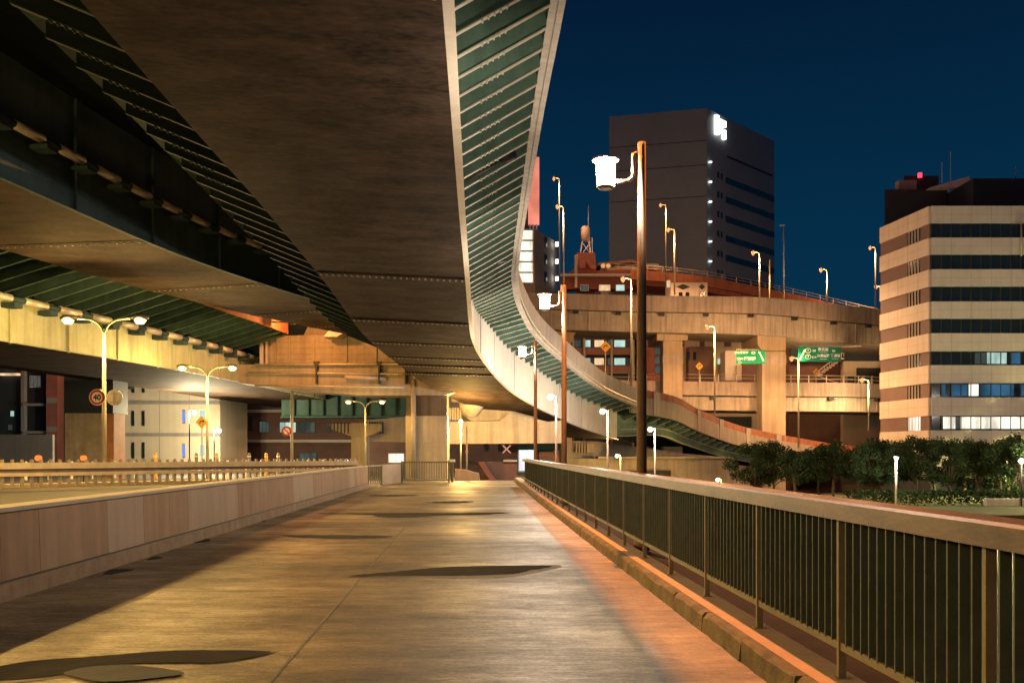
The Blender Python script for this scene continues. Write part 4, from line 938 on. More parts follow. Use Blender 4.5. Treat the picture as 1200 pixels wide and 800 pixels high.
    MB().box(X(700, Y), X(855, Y), Y - 1.2, Y + 2.05, Zp(536.8, Y), Zp(534.6, Y)).build('ledge', M['concrete'], r)
    q = MB()
    for k in range(7): q.box(X(676 + 3.4*k, Y), X(677.6 + 3.4*k, Y), Y + 1.5, Y + 2.06, Zp(530, Y), Zp(519, Y))
    q.box(X(689, Y), X(697, Y), Y + 1.3, Y + 2.0, Zp(530, Y), Zp(519, Y)); q.build('bearing_fins', M['pier'], r)
back_buildings()

def left_buildings():
    Y = 78
    r = thing('beige_apartments', 'pale beige apartment building with slit windows lit from the street at left', 'building', (X(190, Y), Y, 0))
    A, B = (X(140, Y), Y), (X(258, Y), Y)
    prism_building(r, [A, B, (B[0], Y + 8), (A[0], Y + 8)], -.1, Zp(440, Y), M['bldg_beige'])
    for py in (471.5, 509): MB().slab(A, B, Zp(py + 2, Y), Zp(py - 2, Y), .003, .12).build('string_course', M['bldg_grey'], r)
    for px in (187, 222): MB().slab(A, B, -.1, Zp(441, Y), .002, .03, (px - 140)/118 - .002, (px - 140)/118 + .002).build('wall_joint', M['bldg_grey'], r)
    for px in (156, 168):
        for a, b_ in ((499, 481), (537, 518), (460, 452)): face_window(r, A, B, (px - 1.6 - 140)/118, (px + 1.6 - 140)/118, Zp(a, Y), Zp(b_, Y), M['glass'])
    for a, b_, in ((496, 480), (536, 520)):
        face_window(r, A, B, (214 - 140)/118, (217 - 140)/118, Zp(a, Y), Zp(b_, Y), M['win_blueline'])
        face_window(r, A, B, (234 - 140)/118, (241 - 140)/118, Zp(a - 1, Y), Zp(b_, Y), M['win_cold'], M['white'])
    MB().box(X(134, Y), X(140, Y) - .01, Y + .5, Y + 6, -.1, Zp(474, Y)).build('balcony_side', M['bldg_grey'], r)
    MB().box(X(132, Y), X(158, Y), Y - 1.0, Y - .2, Zp(456, Y), Zp(453.5, Y)).build('gantry', M['dark'], r)
    MB().box(X(134, Y), X(147, Y), Y - 1.0, Y - .3, Zp(453.2, Y), Zp(444.5, Y)).build('balcony_box', M['tank'], r)
    Y = 82
    r = thing('dark_apartments', 'dark apartment building at the far left edge with a few lit openings', 'building', (X(30, Y), Y, 0))
    A, B = (X(-60, Y), Y), (X(76, Y), Y)
    prism_building(r, [A, B, (B[0], Y + 9), (A[0], Y + 9)], -.1, Zp(430, Y), M['bldg_dark'])
    u = lambda px: (px + 60)/136
    MB().slab(A, B, Zp(520, Y), Zp(433, Y), .002, .5, u(28), u(32)).build('fin_wall', M['bldg_grey'], r)
    for py in (473, 505): MB().slab(A, B, Zp(py + 3, Y), Zp(py, Y), .002, .9, u(33), u(60)).build('balcony', M['bldg_grey'], r)
    MB().slab(A, B, -.1, Zp(437, Y), .002, 1.2, u(62), u(75)).build('stair_wall', M['bldg_red'], r)
    for a in (467, 500): MB().slab(A, B, Zp(a + 6, Y), Zp(a, Y), 1.21, 1.3, u(63), u(74)).build('stair_parapet', M['bldg_grey'], r)
    face_window(r, A, B, u(12.5), u(17), Zp(488, Y), Zp(481, Y), M['win_cold'])
    face_window(r, A, B, u(9.5), u(15), Zp(504, Y), Zp(497, Y), M['win_dim'])
    face_window(r, A, B, u(50), u(58), Zp(530, Y), Zp(514, Y), M['win_warm'], M['white'])
    face_window(r, A, B, u(35), u(48), Zp(454, Y), Zp(440, Y), M['win_dim'], M['white'], mull=3)
    MB().slab(A, B, Zp(440, Y), Zp(437.5, Y), .003, .4, u(2), u(24)).build('light_strip', M['win_warm'], r)
    MB().slab((X(-60, 70), 70), (X(64, 70), 70), -.1, Zp(509, 70), 0, .3).build('garden_wall', M['bldg_grey'], r)
    Y = 95
    r = thing('brown_long_building', 'long brown tiled building with white ledges behind the left street lamps', 'building', (X(340, Y), Y, 0))
    A, B = (X(262, Y), Y), (X(420, Y), Y)
    prism_building(r, [A, B, (B[0], Y + 9), (A[0], Y + 9)], -.1, Zp(455, Y), M['bldg_brown'])
    for py in (481, 516): MB().slab(A, B, Zp(py + 2.2, Y), Zp(py - 1, Y), .003, .6).build('ledge', M['tank'], r)
    u = lambda px: (px - 262)/158
    for a, b_, c_, d_, mm in ((327, 348, 507, 494, 'win_cold'), (350, 370, 507, 494, 'win_dim'), (304, 316, 507, 493, 'win_dim'), (383, 389, 506, 495, 'win_dim'), (350, 372, 540, 530, 'win_dim'), (280, 296, 505, 488, 'glass')):
        face_window(r, A, B, u(a), u(b_), Zp(c_, Y), Zp(d_, Y), M[mm], M['dark'], mull=2)
    MB().slab(A, B, -.1, Zp(446, Y), .003, .5, -.09, -.002).build('side_wing', M['bldg_dark'], r)
    Y = 80
    r = thing('brick_shop_building', 'brown brick building with lit cross sign and bright shop beyond the path', 'building', (X(580, Y), Y, 0))
    A, B = (X(420, Y), Y), (X(662, Y), Y)
    prism_building(r, [A, B, (B[0], Y + 7), (A[0], Y + 7)], -.1, Zp(512, Y), M['bldg_brown'])
    u = lambda px: (px - 420)/242
    face_window(r, A, B, u(455), u(474), Zp(542, Y), Zp(531, Y), M['win_white'], M['white'], mull=1)
    for a, b_ in ((567, 572), (584, 588), (593, 597)): face_window(r, A, B, u(a), u(b_), Zp(529, Y), Zp(519, Y), M['glass'])
    face_window(r, A, B, u(607), u(628), Zp(553, Y), Zp(521, Y), M['shop'], M['white'], mull=1)
    MB().slab(A, B, Zp(527, Y), Zp(517.5, Y), .002, 2.2, u(606), u(655)).build('awning', M['green_dark'], r)
    MB().slab(A, B, -.1, Zp(527, Y), .003, .3, u(632), u(655)).build('side_panel', mat('orange_panel_shop', (.45, .2, .1), .8), r)
    s = MB()
    for sx in (-1, 1): s.prism([(X(593.7, Y) - .33*sx - .08, Zp(530.5, Y)), (X(593.7, Y) - .33*sx + .08, Zp(530.5, Y)), (X(593.7, Y) + .33*sx + .08, Zp(521.5, Y)), (X(593.7, Y) + .33*sx - .08, Zp(521.5, Y))], Y - .3 - .01*sx, Y - .22 - .01*sx)
    s.build('lit_cross', glow('cross_lit', (1.0, .45, .28), .55), r)
    MB().slab(A, B, Zp(541.5, Y), Zp(538.5, Y), .4, 1.2, u(556), u(605)).build('canopy', M['bldg_brown'], r)
left_buildings()

# ================================================================== END-OF-PATH FENCES AND BLOCKS
def end_of_path():
    def picket_fence(label, A, B, z0, z1, n, m, group):
        A = Vector(A); B = Vector(B); L = (B - A).length
        r = thing('picket_fence', label, 'fence', (A.x, A.y, z0), group)
        b = MB(); b.slab(A, B, z1 - .07, z1, -.04, .04); b.build('top_rail', m, r)
        b = MB(); b.slab(A, B, z0 + .08, z0 + .13, -.03, .03); b.build('bottom_rail', m, r)
        b = MB()
        for k in range(1, n): b.slab(A, B, z0 + .13, z1 - .07, -.02, .02, (k/n) - .018/L, (k/n) + .018/L)
        b.build('pickets', m, r)
        for u in (0, 1):
            b = MB(); q = A.lerp(B, u); b.box(q.x - .05, q.x + .05, q.y - .05, q.y + .05, z0, z1 + .03); b.build('post', m, r)
    gm = mat('fence_green', (.13, .13, .06), .55, .1, var=.2, scale=4); gm2 = mat('fence_bronze', (.17, .15, .08), .55, .1, var=.2, scale=4)
    picket_fence('green picket fence in front of the square column at the end of the path', (X(471, 50), 50), (X(526, 50.6), 50.6), 0, 1.12, 19, gm2, 'fences at the end of the path')
    picket_fence('short green fence closing the far end of the long concrete wall', (X(426.5, 43.2), 43.2), (X(447, 46.5), 46.5), 0, 1.0, 8, gm, 'fences at the end of the path')
    b = MB(); b.plan([(X(447.5, 46.6), 46.6), (X(470, 49.8), 49.8), (X(470, 50.1), 50.1), (X(447.5, 46.9), 46.9)], -.01, 1.0)
    tag(b.build('concrete_block', M['wall_tone'][1], bevel=.02), 'plain concrete wall block between the two green fences', 'wall')
    b = MB(); b.prism([(X(533, 54), -.05), (X(562, 54), -.05), (X(561, 54), .40), (X(545, 54), .62), (X(533, 54), .66)], 54, 54.4)
    tag(b.build('low_wall', M['wall_tone'][2], bevel=.02), 'low sloping concrete wall right of the square column fence', 'wall')
    r = thing('brown_ramp_wall', 'dark brown wall with a capped edge closing the path before the shop', 'wall', (X(585, 57), 57, -.1))
    MB().box(X(561, 57), X(606, 57), 57, 57.3, -.1, Zp(541, 57)).build('wall_face', M['bldg_brown'], r)
    MB().prism(poly_px([(560, 541), (566, 541), (582, 563), (574, 563)], 56.7), 56.6, 56.95).build('slanted_cheek', M['bldg_red'], r)
    MB().box(X(590, 57), X(606, 57), 56.8, 57.35, Zp(540.8, 57), Zp(538.5, 57)).build('wall_cap', M['concrete_fine'], r)
    r = thing('control_box', 'small pale box on a post at the end of the column fence', 'box', (X(529, 51), 51, 0))
    MB().box(X(525, 51), X(533, 51), 51, 51.3, Zp(541, 51), Zp(538, 51)).build('cover', M['white'], r); MB().box(X(528, 51), X(531, 51), 51.05, 51.25, -.01, Zp(541.2, 51)).build('post', gm2, r)
    # lamp right of the square column
    r = thing('yellow_globe_lamp', 'single yellow lamp on a pole right of the square column', 'street lamp', (X(540, 61), 61, -.06))
    MB().tube([(X(540, 61), 61, -.06), (X(540, 61), 61, Zp(497, 61))], .05, 8).build('pole', M['lamp_pole'], r, True)
    MB().tube([(X(540, 61), 61, Zp(496.8, 61)), (X(540, 61), 61, Zp(494, 61)), (X(540, 61), 61, Zp(491, 61))], [.08, .16, .08], 10).build('lamp_head', M['g_yel'], r, True)
    bulb((X(546, 60.6), 60.6, Zp(495, 60.6)), YEL, 2200, .15)
    r = thing('traffic_post', 'slim pole with small orange lamps beside the yellow lamp', 'post', (X(547, 57), 57, -.06))
    MB().tube([(X(547, 57), 57, -.06), (X(547, 57), 57, Zp(500, 57))], .045, 8).build('pole', M['lamp_pole'], r, True)
    for py in (519, 527): MB().box(X(545.6, 57), X(548.4, 57), 56.85, 57, Zp(py + 4, 57), Zp(py, 57)).build('lamp_box', mat('lamp_box_orange', (.6, .25, .08), .6), r)
end_of_path()

# ================================================================== GUARD RAIL ON THE LEFT ROAD
def guard_rail():
    A = Vector((-24.0, 24.8)); B = Vector((-6.35, 42.2)); t = B - A; L = t.length
    A = Vector((-18.0, 26.2)); B = Vector((-6.9, 41.6)); L = (B - A).length
    r = thing('guard_rail', 'cream guard rail with stubby pickets along the left road', 'guard rail', (A.x, A.y, .38))
    z0 = .515
    def gz(u): return .02*u
    n = 62
    for k in range(n + 1):
        u = k/n; b = MB(); b.slab(A, B, z0, 1.395 - .06*u, -.035, .035, u - .045/L, u + .045/L); b.build('picket', M['guard'], r)
    for za, zb in ((1.09, 1.29), (.86, .97)):
        b = MB()
        for k in range(24):
            u0, u1 = k/24, (k + 1)/24; b.slab(A, B, za - .05*u0, zb - .05*u0, .04, .11, u0, u1)
        b.build('beam', mat('guard_beam_paint', (.80, .66, .44), .45, .1, var=.15, scale=3, streak=.15), r)
    b = MB(); b.slab(A, B, .96, 1.10, .036, .042); b.build('beam_web', M['post_brown'], r)
    r = thing('rear_guard_rail', 'farther pale barrier rail curving behind the cream guard rail', 'guard rail', (X(200, 48), 48, 0))
    C, D = (X(-30, 40), 40), (X(410, 54), 54)
    b = MB(); b.slab(C, D, .85, 1.05, -.05, .05); b.build('beam', M['guard'], r)
    for k in range(20):
        b = MB(); b.slab(C, D, -.05, 1.2, .06, .16, k/20, k/20 + .006); b.build('post', M['white'], r)
    tl = []
    for i, (px, lab) in enumerate(((45, 'round orange-red warning lamp on the guard rail at far left'), (98, 'round orange-red warning lamp on the guard rail before the grey pier stem'))):
        Yy = 33 + i*1.5; q = thing('warning_lamp', lab, 'warning lamp', (X(px, Yy), Yy, .38), 'warning lamps by the guard rail')
        MB().tube([(X(px, Yy), Yy, .38), (X(px, Yy), Yy, Zp(540, Yy))], .03, 6).build('stem', M['dark'], q)
        MB().tube([(X(px, Yy), Yy - .07, Zp(536.5, Yy)), (X(px, Yy), Yy + .07, Zp(536.5, Yy))], .10, 14).build('lens', M['g_tail'], q)
        bulb((X(px, Yy), Yy - .25, Zp(536.5, Yy)), (1, .12, .03), 14, .06)
    for i, px in enumerate((182, 230, 254, 292, 312, 326)):
        Yy = 44 + i*.8; q = thing('bollard', ['thin round-topped bollard behind the guard rail, before the beige apartments', 'round-topped bollard below the diamond sign', 'thin round-topped bollard right of the diamond sign', 'round-topped bollard before the long brown building', 'thin bollard just left of the tall bare pole', 'bollard nearest the foot of the bare pole'][i], 'bollard', (X(px, Yy), Yy, -.06), 'bollards behind the guard rail')
        MB().tube([(X(px, Yy), Yy, -.06), (X(px, Yy), Yy, Zp(532, Yy)), (X(px, Yy), Yy, Zp(530.5, Yy))], [.09, .08, .05], 8).build('post', M['sign_yellow'] if i % 2 == 0 else M['bldg_grey'], q)
        MB().tube([(X(px, Yy), Yy, Zp(535.5, Yy)), (X(px, Yy), Yy, Zp(533.5, Yy))], .094, 8).build('band', M['white'], q)
guard_rail()

# ================================================================== DOUBLE-ARM STREET LAMPS on the left
def double_lamp():
    r = thing('double_street_lamp', '', 'street lamp')
    MB().tube([(0, 0, 0), (0, 0, 3), (0, 0, 6.2)], [.10, .085, .06], 12).build('pole', M['lamp_pole'], r, True)
    for s in (-1, 1):
        MB().tube([(0, 0, 6.1)] + [(s*(.75 - .75*math.cos(a)), 0, 6.15 + .75*math.sin(a)) for a in [i*math.pi/2/8 for i in range(1, 9)]] + [(s*1.15, 0, 6.92)], .042, 8).build('arm', M['lamp_pole'], r, True)
        h = MB(); h.tube([(s*1.05, 0, 6.93), (s*1.25, 0, 6.95), (s*1.6, 0, 6.95), (s*1.78, 0, 6.94)], [.05, .11, .12, .05], 10); hd = h.build('lamp_head', M['lamp_pole'], r, True)
        g = MB(); g.tube([(s*1.24, 0, 6.87), (s*1.34, 0, 6.84), (s*1.56, 0, 6.84), (s*1.68, 0, 6.87)], [.06, .16, .16, .06], 12); gl = g.build('lens', M['g_yel'], hd, True); gl.matrix_parent_inverse = Matrix.Identity(4)
    return r
dl = double_lamp()
LL = ['double-armed yellow street lamp carrying the round forty speed sign', 'double-armed yellow street lamp beside the yellow diamond sign', 'double-armed yellow street lamp between slim pier and square column',
      'double-armed yellow street lamp standing before the low wall outside the view', 'double-armed yellow street lamp beside the dark viaduct outside the view', 'double-armed yellow street lamp behind the viewer on the left road']
for i, (px, Y, top, sc, W_) in enumerate([(122, 36, 373, .95, 1900), (243, 47, 429.5, .86, 1700), (428, 58.5, 470, .72, 260), (None, (-14.2, 7.0), 0, .92, 2300), (None, (-14.6, 20.5), 0, .92, 2000), (None, (-13.6, -6.5), 0, .92, 2200)]):
    o = dl if i == 0 else copy_tree(dl)
    if px is not None: o.location = (X(px, Y), Y, Zp(top, Y) - 6.92*sc)
    else: o.location = (Y[0], Y[1], .38)
    o.scale = (sc, sc, sc); tag(o, LL[i], 'street lamp', 'double street lamps along the left road')
    for s in (-1, 1): downlight((o.location.x + s*1.45*o.scale.x, o.location.y, o.location.z + 6.62*sc), YEL, W_, .05, up=.45 if i < 2 else .2)

def signs_left():
    Y = 35.7
    def disc(b, x, z, r0, y0, y1, n=28): b.prism([(x + r0*math.cos(2*math.pi*k/n), z + r0*math.sin(2*math.pi*k/n)) for k in range(n)], y0, y1)
    x, z = X(114.3, Y), Zp(465.3, Y)
    r = thing('speed_sign', 'round red-rimmed speed limit sign reading 40 on the nearest double lamp pole', 'road sign', (x, Y, z))
    b = MB(); disc(b, x, z, .31, Y - .03, Y); b.build('rim', M['sign_white'], r)
    b = MB(); disc(b, x, z, .285, Y - .036, Y - .0305); b.build('ring', M['sign_red'], r)
    b = MB(); disc(b, x, z, .20, Y - .042, Y - .0365); b.build('face', M['sign_white'], r)
    text('40', x, Y - .046, z - .105, .30, M['sign_black'], r, 'numeral', bold=.012)
    b = MB(); b.box(x - .05, X(123, Y), Y + .005, Y + .03, z - .04, z + .04); b.build('bracket', M['pipe'], r)
    x = X(131.5, Y)
    r = thing('round_pale_sign', 'round cream road sign turned aside, right of the speed sign', 'road sign', (x, Y + .3, z))
    b = MB(); disc(b, x, z, .31, Y + .2, Y + .23); b.build('face', M['white'], r)
    b = MB(); b.box(x - .18, x + .18, Y + .16, Y + .197, z + .14, z + .17); b.box(x - .18, x + .18, Y + .16, Y + .197, z - .2, z - .17); b.box(x - .04, x + .04, Y + .15, Y + .196, z - .25, z + .22); b.build('back_rail', M['pipe'], r)
    Yd = 46.7
    for px, py, s_, YY, lab, g in ((236.5, 494.5, 7.2, Yd, 'yellow diamond warning sign beside the second double lamp', None), (709.5, 406, 6.5, 100.5, 'yellow diamond sign with a bend symbol before the apartment block', None), (819.5, 429, 4.6, 104.2, 'yellow diamond curve sign right of the rear pier', None), (956.5, 436, 4.2, 112, 'yellow diamond sign before the outdoor stair', None)):
        x, z = X(px, YY), Zp(py, YY); k = s_*YY/F
        r = thing('diamond_sign', lab, 'road sign', (x, YY, z), 'yellow diamond warning signs')
        b = MB(); b.prism([(x - k, z), (x, z - k*1.05), (x + k, z), (x, z + k*1.05)], YY - .04, YY); b.build('plate', M['sign_yellow'], r)
        b = MB(); b.prism([(x - .36*k, z - .26*k), (x - .2*k, z - .26*k), (x - .1*k, z + .1*k), (x + .2*k, z + .1*k), (x + .2*k, z - .05*k), (x + .48*k, z + .17*k), (x + .2*k, z + .4*k), (x + .2*k, z + .26*k), (x - .2*k, z + .26*k)], YY - .06, YY - .042); b.build('symbol', M['sign_black'], r)
        b = MB(); b.tube([(x, YY + .05, {236.5: -.06, 709.5: Zp(452, YY), 819.5: Zp(447, YY), 956.5: Zp(452, YY)}[px]), (x, YY + .05, z + k)], .045, 6); b.build('post', M['pipe'], r)
    Yp = 62
    r = thing('bare_pole', 'tall plain pole with a small round red sign, left of the slim pier', 'pole', (X(342, Yp), Yp, -.06))
    MB().tube([(X(342, Yp), Yp, -.06), (X(342, Yp), Yp, Zp(452, Yp))], .10, 10).build('shaft', M['lamp_pole'], r, True)
    x, z = X(336.5, Yp), Zp(505, Yp)
    b = MB(); disc(b, x, z, .33, Yp - .16, Yp - .13); so = b.build('round_sign', M['sign_red'], r)
    b = MB(); disc(b, x, z, .2, Yp - .17, Yp - .162); c_ = b.build('sign_face', M['sign_white'], so); c_.matrix_parent_inverse = Matrix.Identity(4)
    b = MB(); b.prism([(x - .22, z + .16), (x - .16, z + .22), (x + .22, z - .16), (x + .16, z - .22)], Yp - .18, Yp - .172); c_ = b.build('sign_slash', M['sign_red'], so); c_.matrix_parent_inverse = Matrix.Identity(4)
def text(body, x, y, z, size, m, parent, name='lettering', align='CENTER', bold=0.0):
    cu = bpy.data.curves.new(name, 'FONT'); cu.body = body; cu.size = size; cu.align_x = align; cu.extrude = .003; cu.offset = bold
    o = bpy.data.objects.new(name, cu); COL.objects.link(o); bpy.context.view_layer.update()
    dg = bpy.context.evaluated_depsgraph_get(); me = bpy.data.meshes.new_from_object(o.evaluated_get(dg)); bpy.data.objects.remove(o)
    me.name = name; me.transform(Matrix.Translation((x, y, z)) @ Matrix.Rotation(R(90), 4, 'X'))
    me.materials.clear(); me.materials.append(m)
    n = bpy.data.objects.new(name, me); COL.objects.link(n)
    if parent is not None: n.parent = parent; n.matrix_parent_inverse = Matrix.Translation(-parent.location)
    return n
signs_left()

# ================================================================== GREEN EXPRESSWAY SIGNS
def green_signs():
    Y = 95.5
    r = thing('right_green_sign', 'green expressway sign with up-right arrow and route numbers, right of the tall pier', 'road sign', (X(961, Y), Y, Zp(423, Y)))
    MB().box(X(935.5, Y), X(985.5, Y), Y, Y + .12, Zp(423.5, Y), Zp(406.2, Y)).build('board', M['sign_green'], r)
    y = Y - .02
    s = F/Y; e_ = lambda px: X(px, Y)
    a = MB(); a.prism([(e_(936.3), Zp(421.4, Y)), (e_(938.3), Zp(421.4, Y)), (e_(942.9), Zp(411.7, Y)), (e_(943.8), Zp(412.6, Y)), (e_(943.6), Zp(409.2, Y)), (e_(940.6), Zp(410.7, Y)), (e_(941.6), Zp(411.0, Y))], Y - .03, Y - .004); a.build('arrow', M['sign_white'], r)
    for py, num in ((410.7, '6'), (418, '7')):
        cx, cz = e_(947, ), Zp(py, Y); b = MB(); n = 20
        for k in range(n):
            t0, t1 = 2*math.pi*k/n, 2*math.pi*(k + 1)/n
            b.quad((cx + .30*math.cos(t0), y, cz + .26*math.sin(t0)), (cx + .24*math.cos(t0), y, cz + .20*math.sin(t0)), (cx + .24*math.cos(t1), y, cz + .20*math.sin(t1)), (cx + .30*math.cos(t1), y, cz + .26*math.sin(t1)))
        b.build('route_ring', M['sign_white'], r); text(num, cx, y, cz - .13, .36, M['sign_white'], r, 'route_number', bold=.01)
    W = M['sign_white']
    text('E4', e_(954), y, Zp(412, Y), .30, W, r, bold=.008); text('東北道', e_(964.5), y, Zp(410.6, Y), .36, W, r, bold=.01); text('Tohoku Expwy', e_(965), y, Zp(413, Y), .14, W, r)
    text('E14', e_(954), y, Zp(419.6, Y), .30, W, r, bold=.008); text('京葉道路', e_(964.8), y, Zp(418, Y), .32, W, r, bold=.01); text('Keiyo Road', e_(965), y, Zp(421, Y), .15, W, r)
    text('E6', e_(977), y, Zp(412.2, Y), .30, W, r, bold=.008); text('常磐道', e_(979), y, Zp(417.8, Y), .32, W, r, bold=.01); text('Joban Expwy', e_(979), y, Zp(420.6, Y), .13, W, r)
    b = MB(); b.box(e_(938), e_(1010), Y + .15, Y + .35, Zp(405.8, Y), Zp(404.0, Y))
    for px in (945, 976): b.box(e_(px) - .08, e_(px) + .08, Y + .13, Y + .3, Zp(423, Y), Zp(404, Y))
    b.build('gantry_bar', M['pipe'], r)
    r = thing('left_green_sign', 'green expressway sign with up-left arrow and a bright glare, left of the tall pier', 'road sign', (X(882, Y), Y, Zp(425, Y)))
    MB().box(e_(865.5), e_(900), Y + 1.0, Y + 1.12, Zp(425, Y), Zp(408.8, Y)).build('board', M['sign_green'], r)
    y = Y + .98
    text('都心環状線', e_(871.5), y, Zp(413, Y), .28, W, r, bold=.008); text('銀座', e_(870), y, Zp(421, Y), .36, W, r, bold=.01); text('Ginza', e_(870), y, Zp(424, Y), .18, W, r); text('C1', e_(886), y, Zp(413.5, Y), .36, W, r, bold=.01); text('湾岸線', e_(881.5), y, Zp(420.6, Y), .40, W, r, bold=.012)
    a = MB(); a.prism([(e_(897.2), Zp(422.2, Y)), (e_(898.6), Zp(421.6, Y)), (e_(893.6), Zp(411.5, Y)), (e_(894.4), Zp(411.2, Y)), (e_(891.9), Zp(410, Y)), (e_(891.9), Zp(412.8, Y)), (e_(892.6), Zp(412.2, Y))], Y + .97, Y + .996); a.build('arrow', W, r)
    b = MB(); b.box(e_(866), e_(893), Y + 1.15, Y + 1.3, Zp(408.6, Y), Zp(407.4, Y)); b.build('gantry_bar', M['pipe'], r)
    bulb((e_(882), Y - .6, Zp(427, Y)), (.75, 1, .9), 30, .08)
    bulb((e_(961), Y - 2.2, Zp(427, Y)), (.8, 1, .9), 40, .08)
green_signs()

# ================================================================== SODIUM POLE LAMPS
def sodium_lamp(h):
    r = thing('sodium_lamp', '', 'street lamp')
    MB().tube([(0, 0, 0), (0, 0, h*.5), (0, 0, h)], [.10, .085, .06], 8).build('pole', M['lamp_pole'], r, True)
    MB().tube([(0, 0, h - .02), (-.12, 0, h + .10), (-.55, 0, h + .16)], .045, 6).build('arm', M['lamp_pole'], r, True)
    hd = MB().tube([(-.45, 0, h + .17), (-.62, 0, h + .19), (-.95, 0, h + .17)], [.08, .14, .07], 8).build('lamp_head', M['lamp_pole'], r, True)
    g = MB().tube([(-.58, 0, h + .08), (-.70, 0, h + .05), (-.86, 0, h + .08)], [.14, .30, .14], 10).build('lens', M['g_sod'], hd, True); g.matrix_parent_inverse = Matrix.Identity(4)
    return r
SL = [  # px head, py head, py base, Y, watts, label
 (653, 243, 340, 107, 2600, 'orange lamp on a tall pole just left of the water tank, the lower of two'),
 (649, 210, 330, 122, 1500, 'orange lamp on a tall pole just left of the water tank, the upper of two'),
 (783, 270, 345, 106, 2600, 'orange lamp on a pole right of the nearest lamp post, nearer and lower of two'),
 (774, 241, 345, 124, 1500, 'orange lamp on a pole right of the nearest lamp post, taller of two'),
 (882.5, 297, 356, 103, 2600, 'orange lamp on a pole in front of the tower side windows'),
 (962, 317, 362, 110, 2200, 'orange lamp on a pole against open sky left of the striped office'),
 (1019.5, 291, 372, 124, 1500, 'orange lamp on a tall pole touching the office edge'),
 (1026.5, 337, 374, 128, 700, 'small orange lamp low beside the tall pole at the office edge'),
 (730, 328, 474, 80, 1500, 'orange lamp on a long pole in front of the red rooftop building'),
 (829, 384, 500, 92, 3000, 'orange lamp on a pole before the middle deck, left of the left green sign'),
 (1010, 446, 505, 100, 2000, 'orange lamp on a pole below the black noise wall'),
 (927.5, 421, 525, 95, 1500, 'orange lamp on a slim pole just right of the tall pier')]
for px, py, pb, Y, W_, lab in SL:
    h = (pb - py)*Y/F; o = sodium_lamp(h); o.location = (X(px, Y) + .72, Y, Zp(pb, Y)); tag(o, lab, 'street lamp', 'orange lamps on the viaducts')
    downlight((o.location.x - .72, Y - .2, o.location.z + h - .30), SODY if px in (730, 1010, 882.5, 962) else (1.0, .47, .18), W_*(2.6 if py < 325 else 2.7), .15, up=.10 if py < 325 else .5, cone=146 if py < 325 else 168)
# lamp of the main viaduct, standing on its right edge above the picture
o = sodium_lamp(5.15); o.location = (.80, 18.5, 11.74); o.scale = (-.45, .6, 1); tag(o, 'orange lamp on the right edge of the main viaduct, above the view', 'street lamp', 'orange lamps on the viaducts')
bulb((1.13, 18.5, 16.7), (1.0, .30, .06), 32000, .10)
def bare_masts():
    for px, a, b_, Y, lab, head in ((918.5, 265, 356, 112, 'tall unlit mast with a double head beside the tower', True), (902, 304, 356, 106, 'plain unlit mast left of the double-headed one', False), (1197, 262, 300, 84.5, 'slim pale mast against the office roof at the right edge', True)):
        r = thing('unlit_mast', lab, 'mast', (X(px, Y), Y, Zp(b_, Y)), 'unlit masts on the viaducts')
        MB().tube([(X(px, Y), Y, Zp(b_, Y)), (X(px, Y), Y, Zp(a, Y))], [.09, .06], 8).build('pole', M['lamp_pole'], r, True)
        if head: MB().box(X(px, Y) - .5, X(px, Y) + .1, Y - .1, Y + .1, Zp(a, Y), Zp(a, Y) + .14).build('lamp_head', M['lamp_pole'], r)
bare_masts()
# small white lamps on the street beyond the railing
for px, py, Y, W_, lab in ((645, 465, 52, 1100, 'white ball lamp on thin pole before the middle of the pale curved web'),
                           (706, 482, 58, 1500, 'small white ball lamp on a thin pole against the lower end of the pale web'),
                           (762, 503, 64, 2200, 'small white ball lamp just right of the nearest lantern post'),
                           (723, 534, 84, 900, 'tiny warm lamp low over the railing left of the nearest lantern post'),
                           (841, 562, 82, 900, 'tiny warm lamp low over the railing beside the dark round tree')):
    r = thing('ball_lamp', lab, 'street lamp', (X(px, Y) + .32, Y, -3.2), 'small ball lamps beyond the railing')
    MB().tube([(X(px, Y) + .32, Y, -3.2), (X(px, Y) + .32, Y, Zp(py - 1, Y))], [.07, .05], 8).build('pole', M['post_brown'], r, True)
    MB().tube([(X(px, Y) + .32, Y, Zp(py - 1, Y)), (X(px, Y) + .05, Y, Zp(py - 2, Y))], .03, 6).build('arm', M['post_brown'], r, True)
    q = .17 if W_ > 100 else .10
    MB().tube([(X(px, Y), Y, Zp(py, Y) + q*math.sin(a)) for a in [R(-85 + 17*k) for k in range(11)]], [max(.01, q*math.cos(R(-85 + 17*k))) for k in range(11)], 12).build('globe', M['g_small'], r, True)
    bulb((X(px, Y) - .05, Y - .35, Zp(py, Y) - .1), WHT if 'tiny' not in lab else YEL, W_, .1)
# street lamps by the left buildings
for px, py, Y, W_, lab in ((228, 483, 68, 4200, 'white lamp on a slim pole before the beige apartments'), (257, 504, 72, 3000, 'bright white lamp at the corner of the beige apartments'), (406, 540, 72, 120, 'bright white lamp low beside the slim pier')):
    r = thing('slim_street_lamp', lab, 'street lamp', (X(px - 6, Y), Y, -.06), 'slim lamps before the left buildings')
    MB().tube([(X(px - 6, Y), Y, -.06), (X(px - 6, Y), Y, Zp(py - 2, Y)), (X(px, Y), Y, Zp(py - 3, Y))], .05, 8).build('pole', M['dark'], r, True)
    MB().tube([(X(px - 2, Y), Y, Zp(py, Y)), (X(px, Y), Y, Zp(py, Y) - .04), (X(px + 2, Y), Y, Zp(py, Y))], [.1, .2, .1], 10).build('lamp_head', M['g_small'], r, True)
    bulb((X(px, Y), Y - .4, Zp(py, Y) - .25), (1, .80, .46), W_, .1)

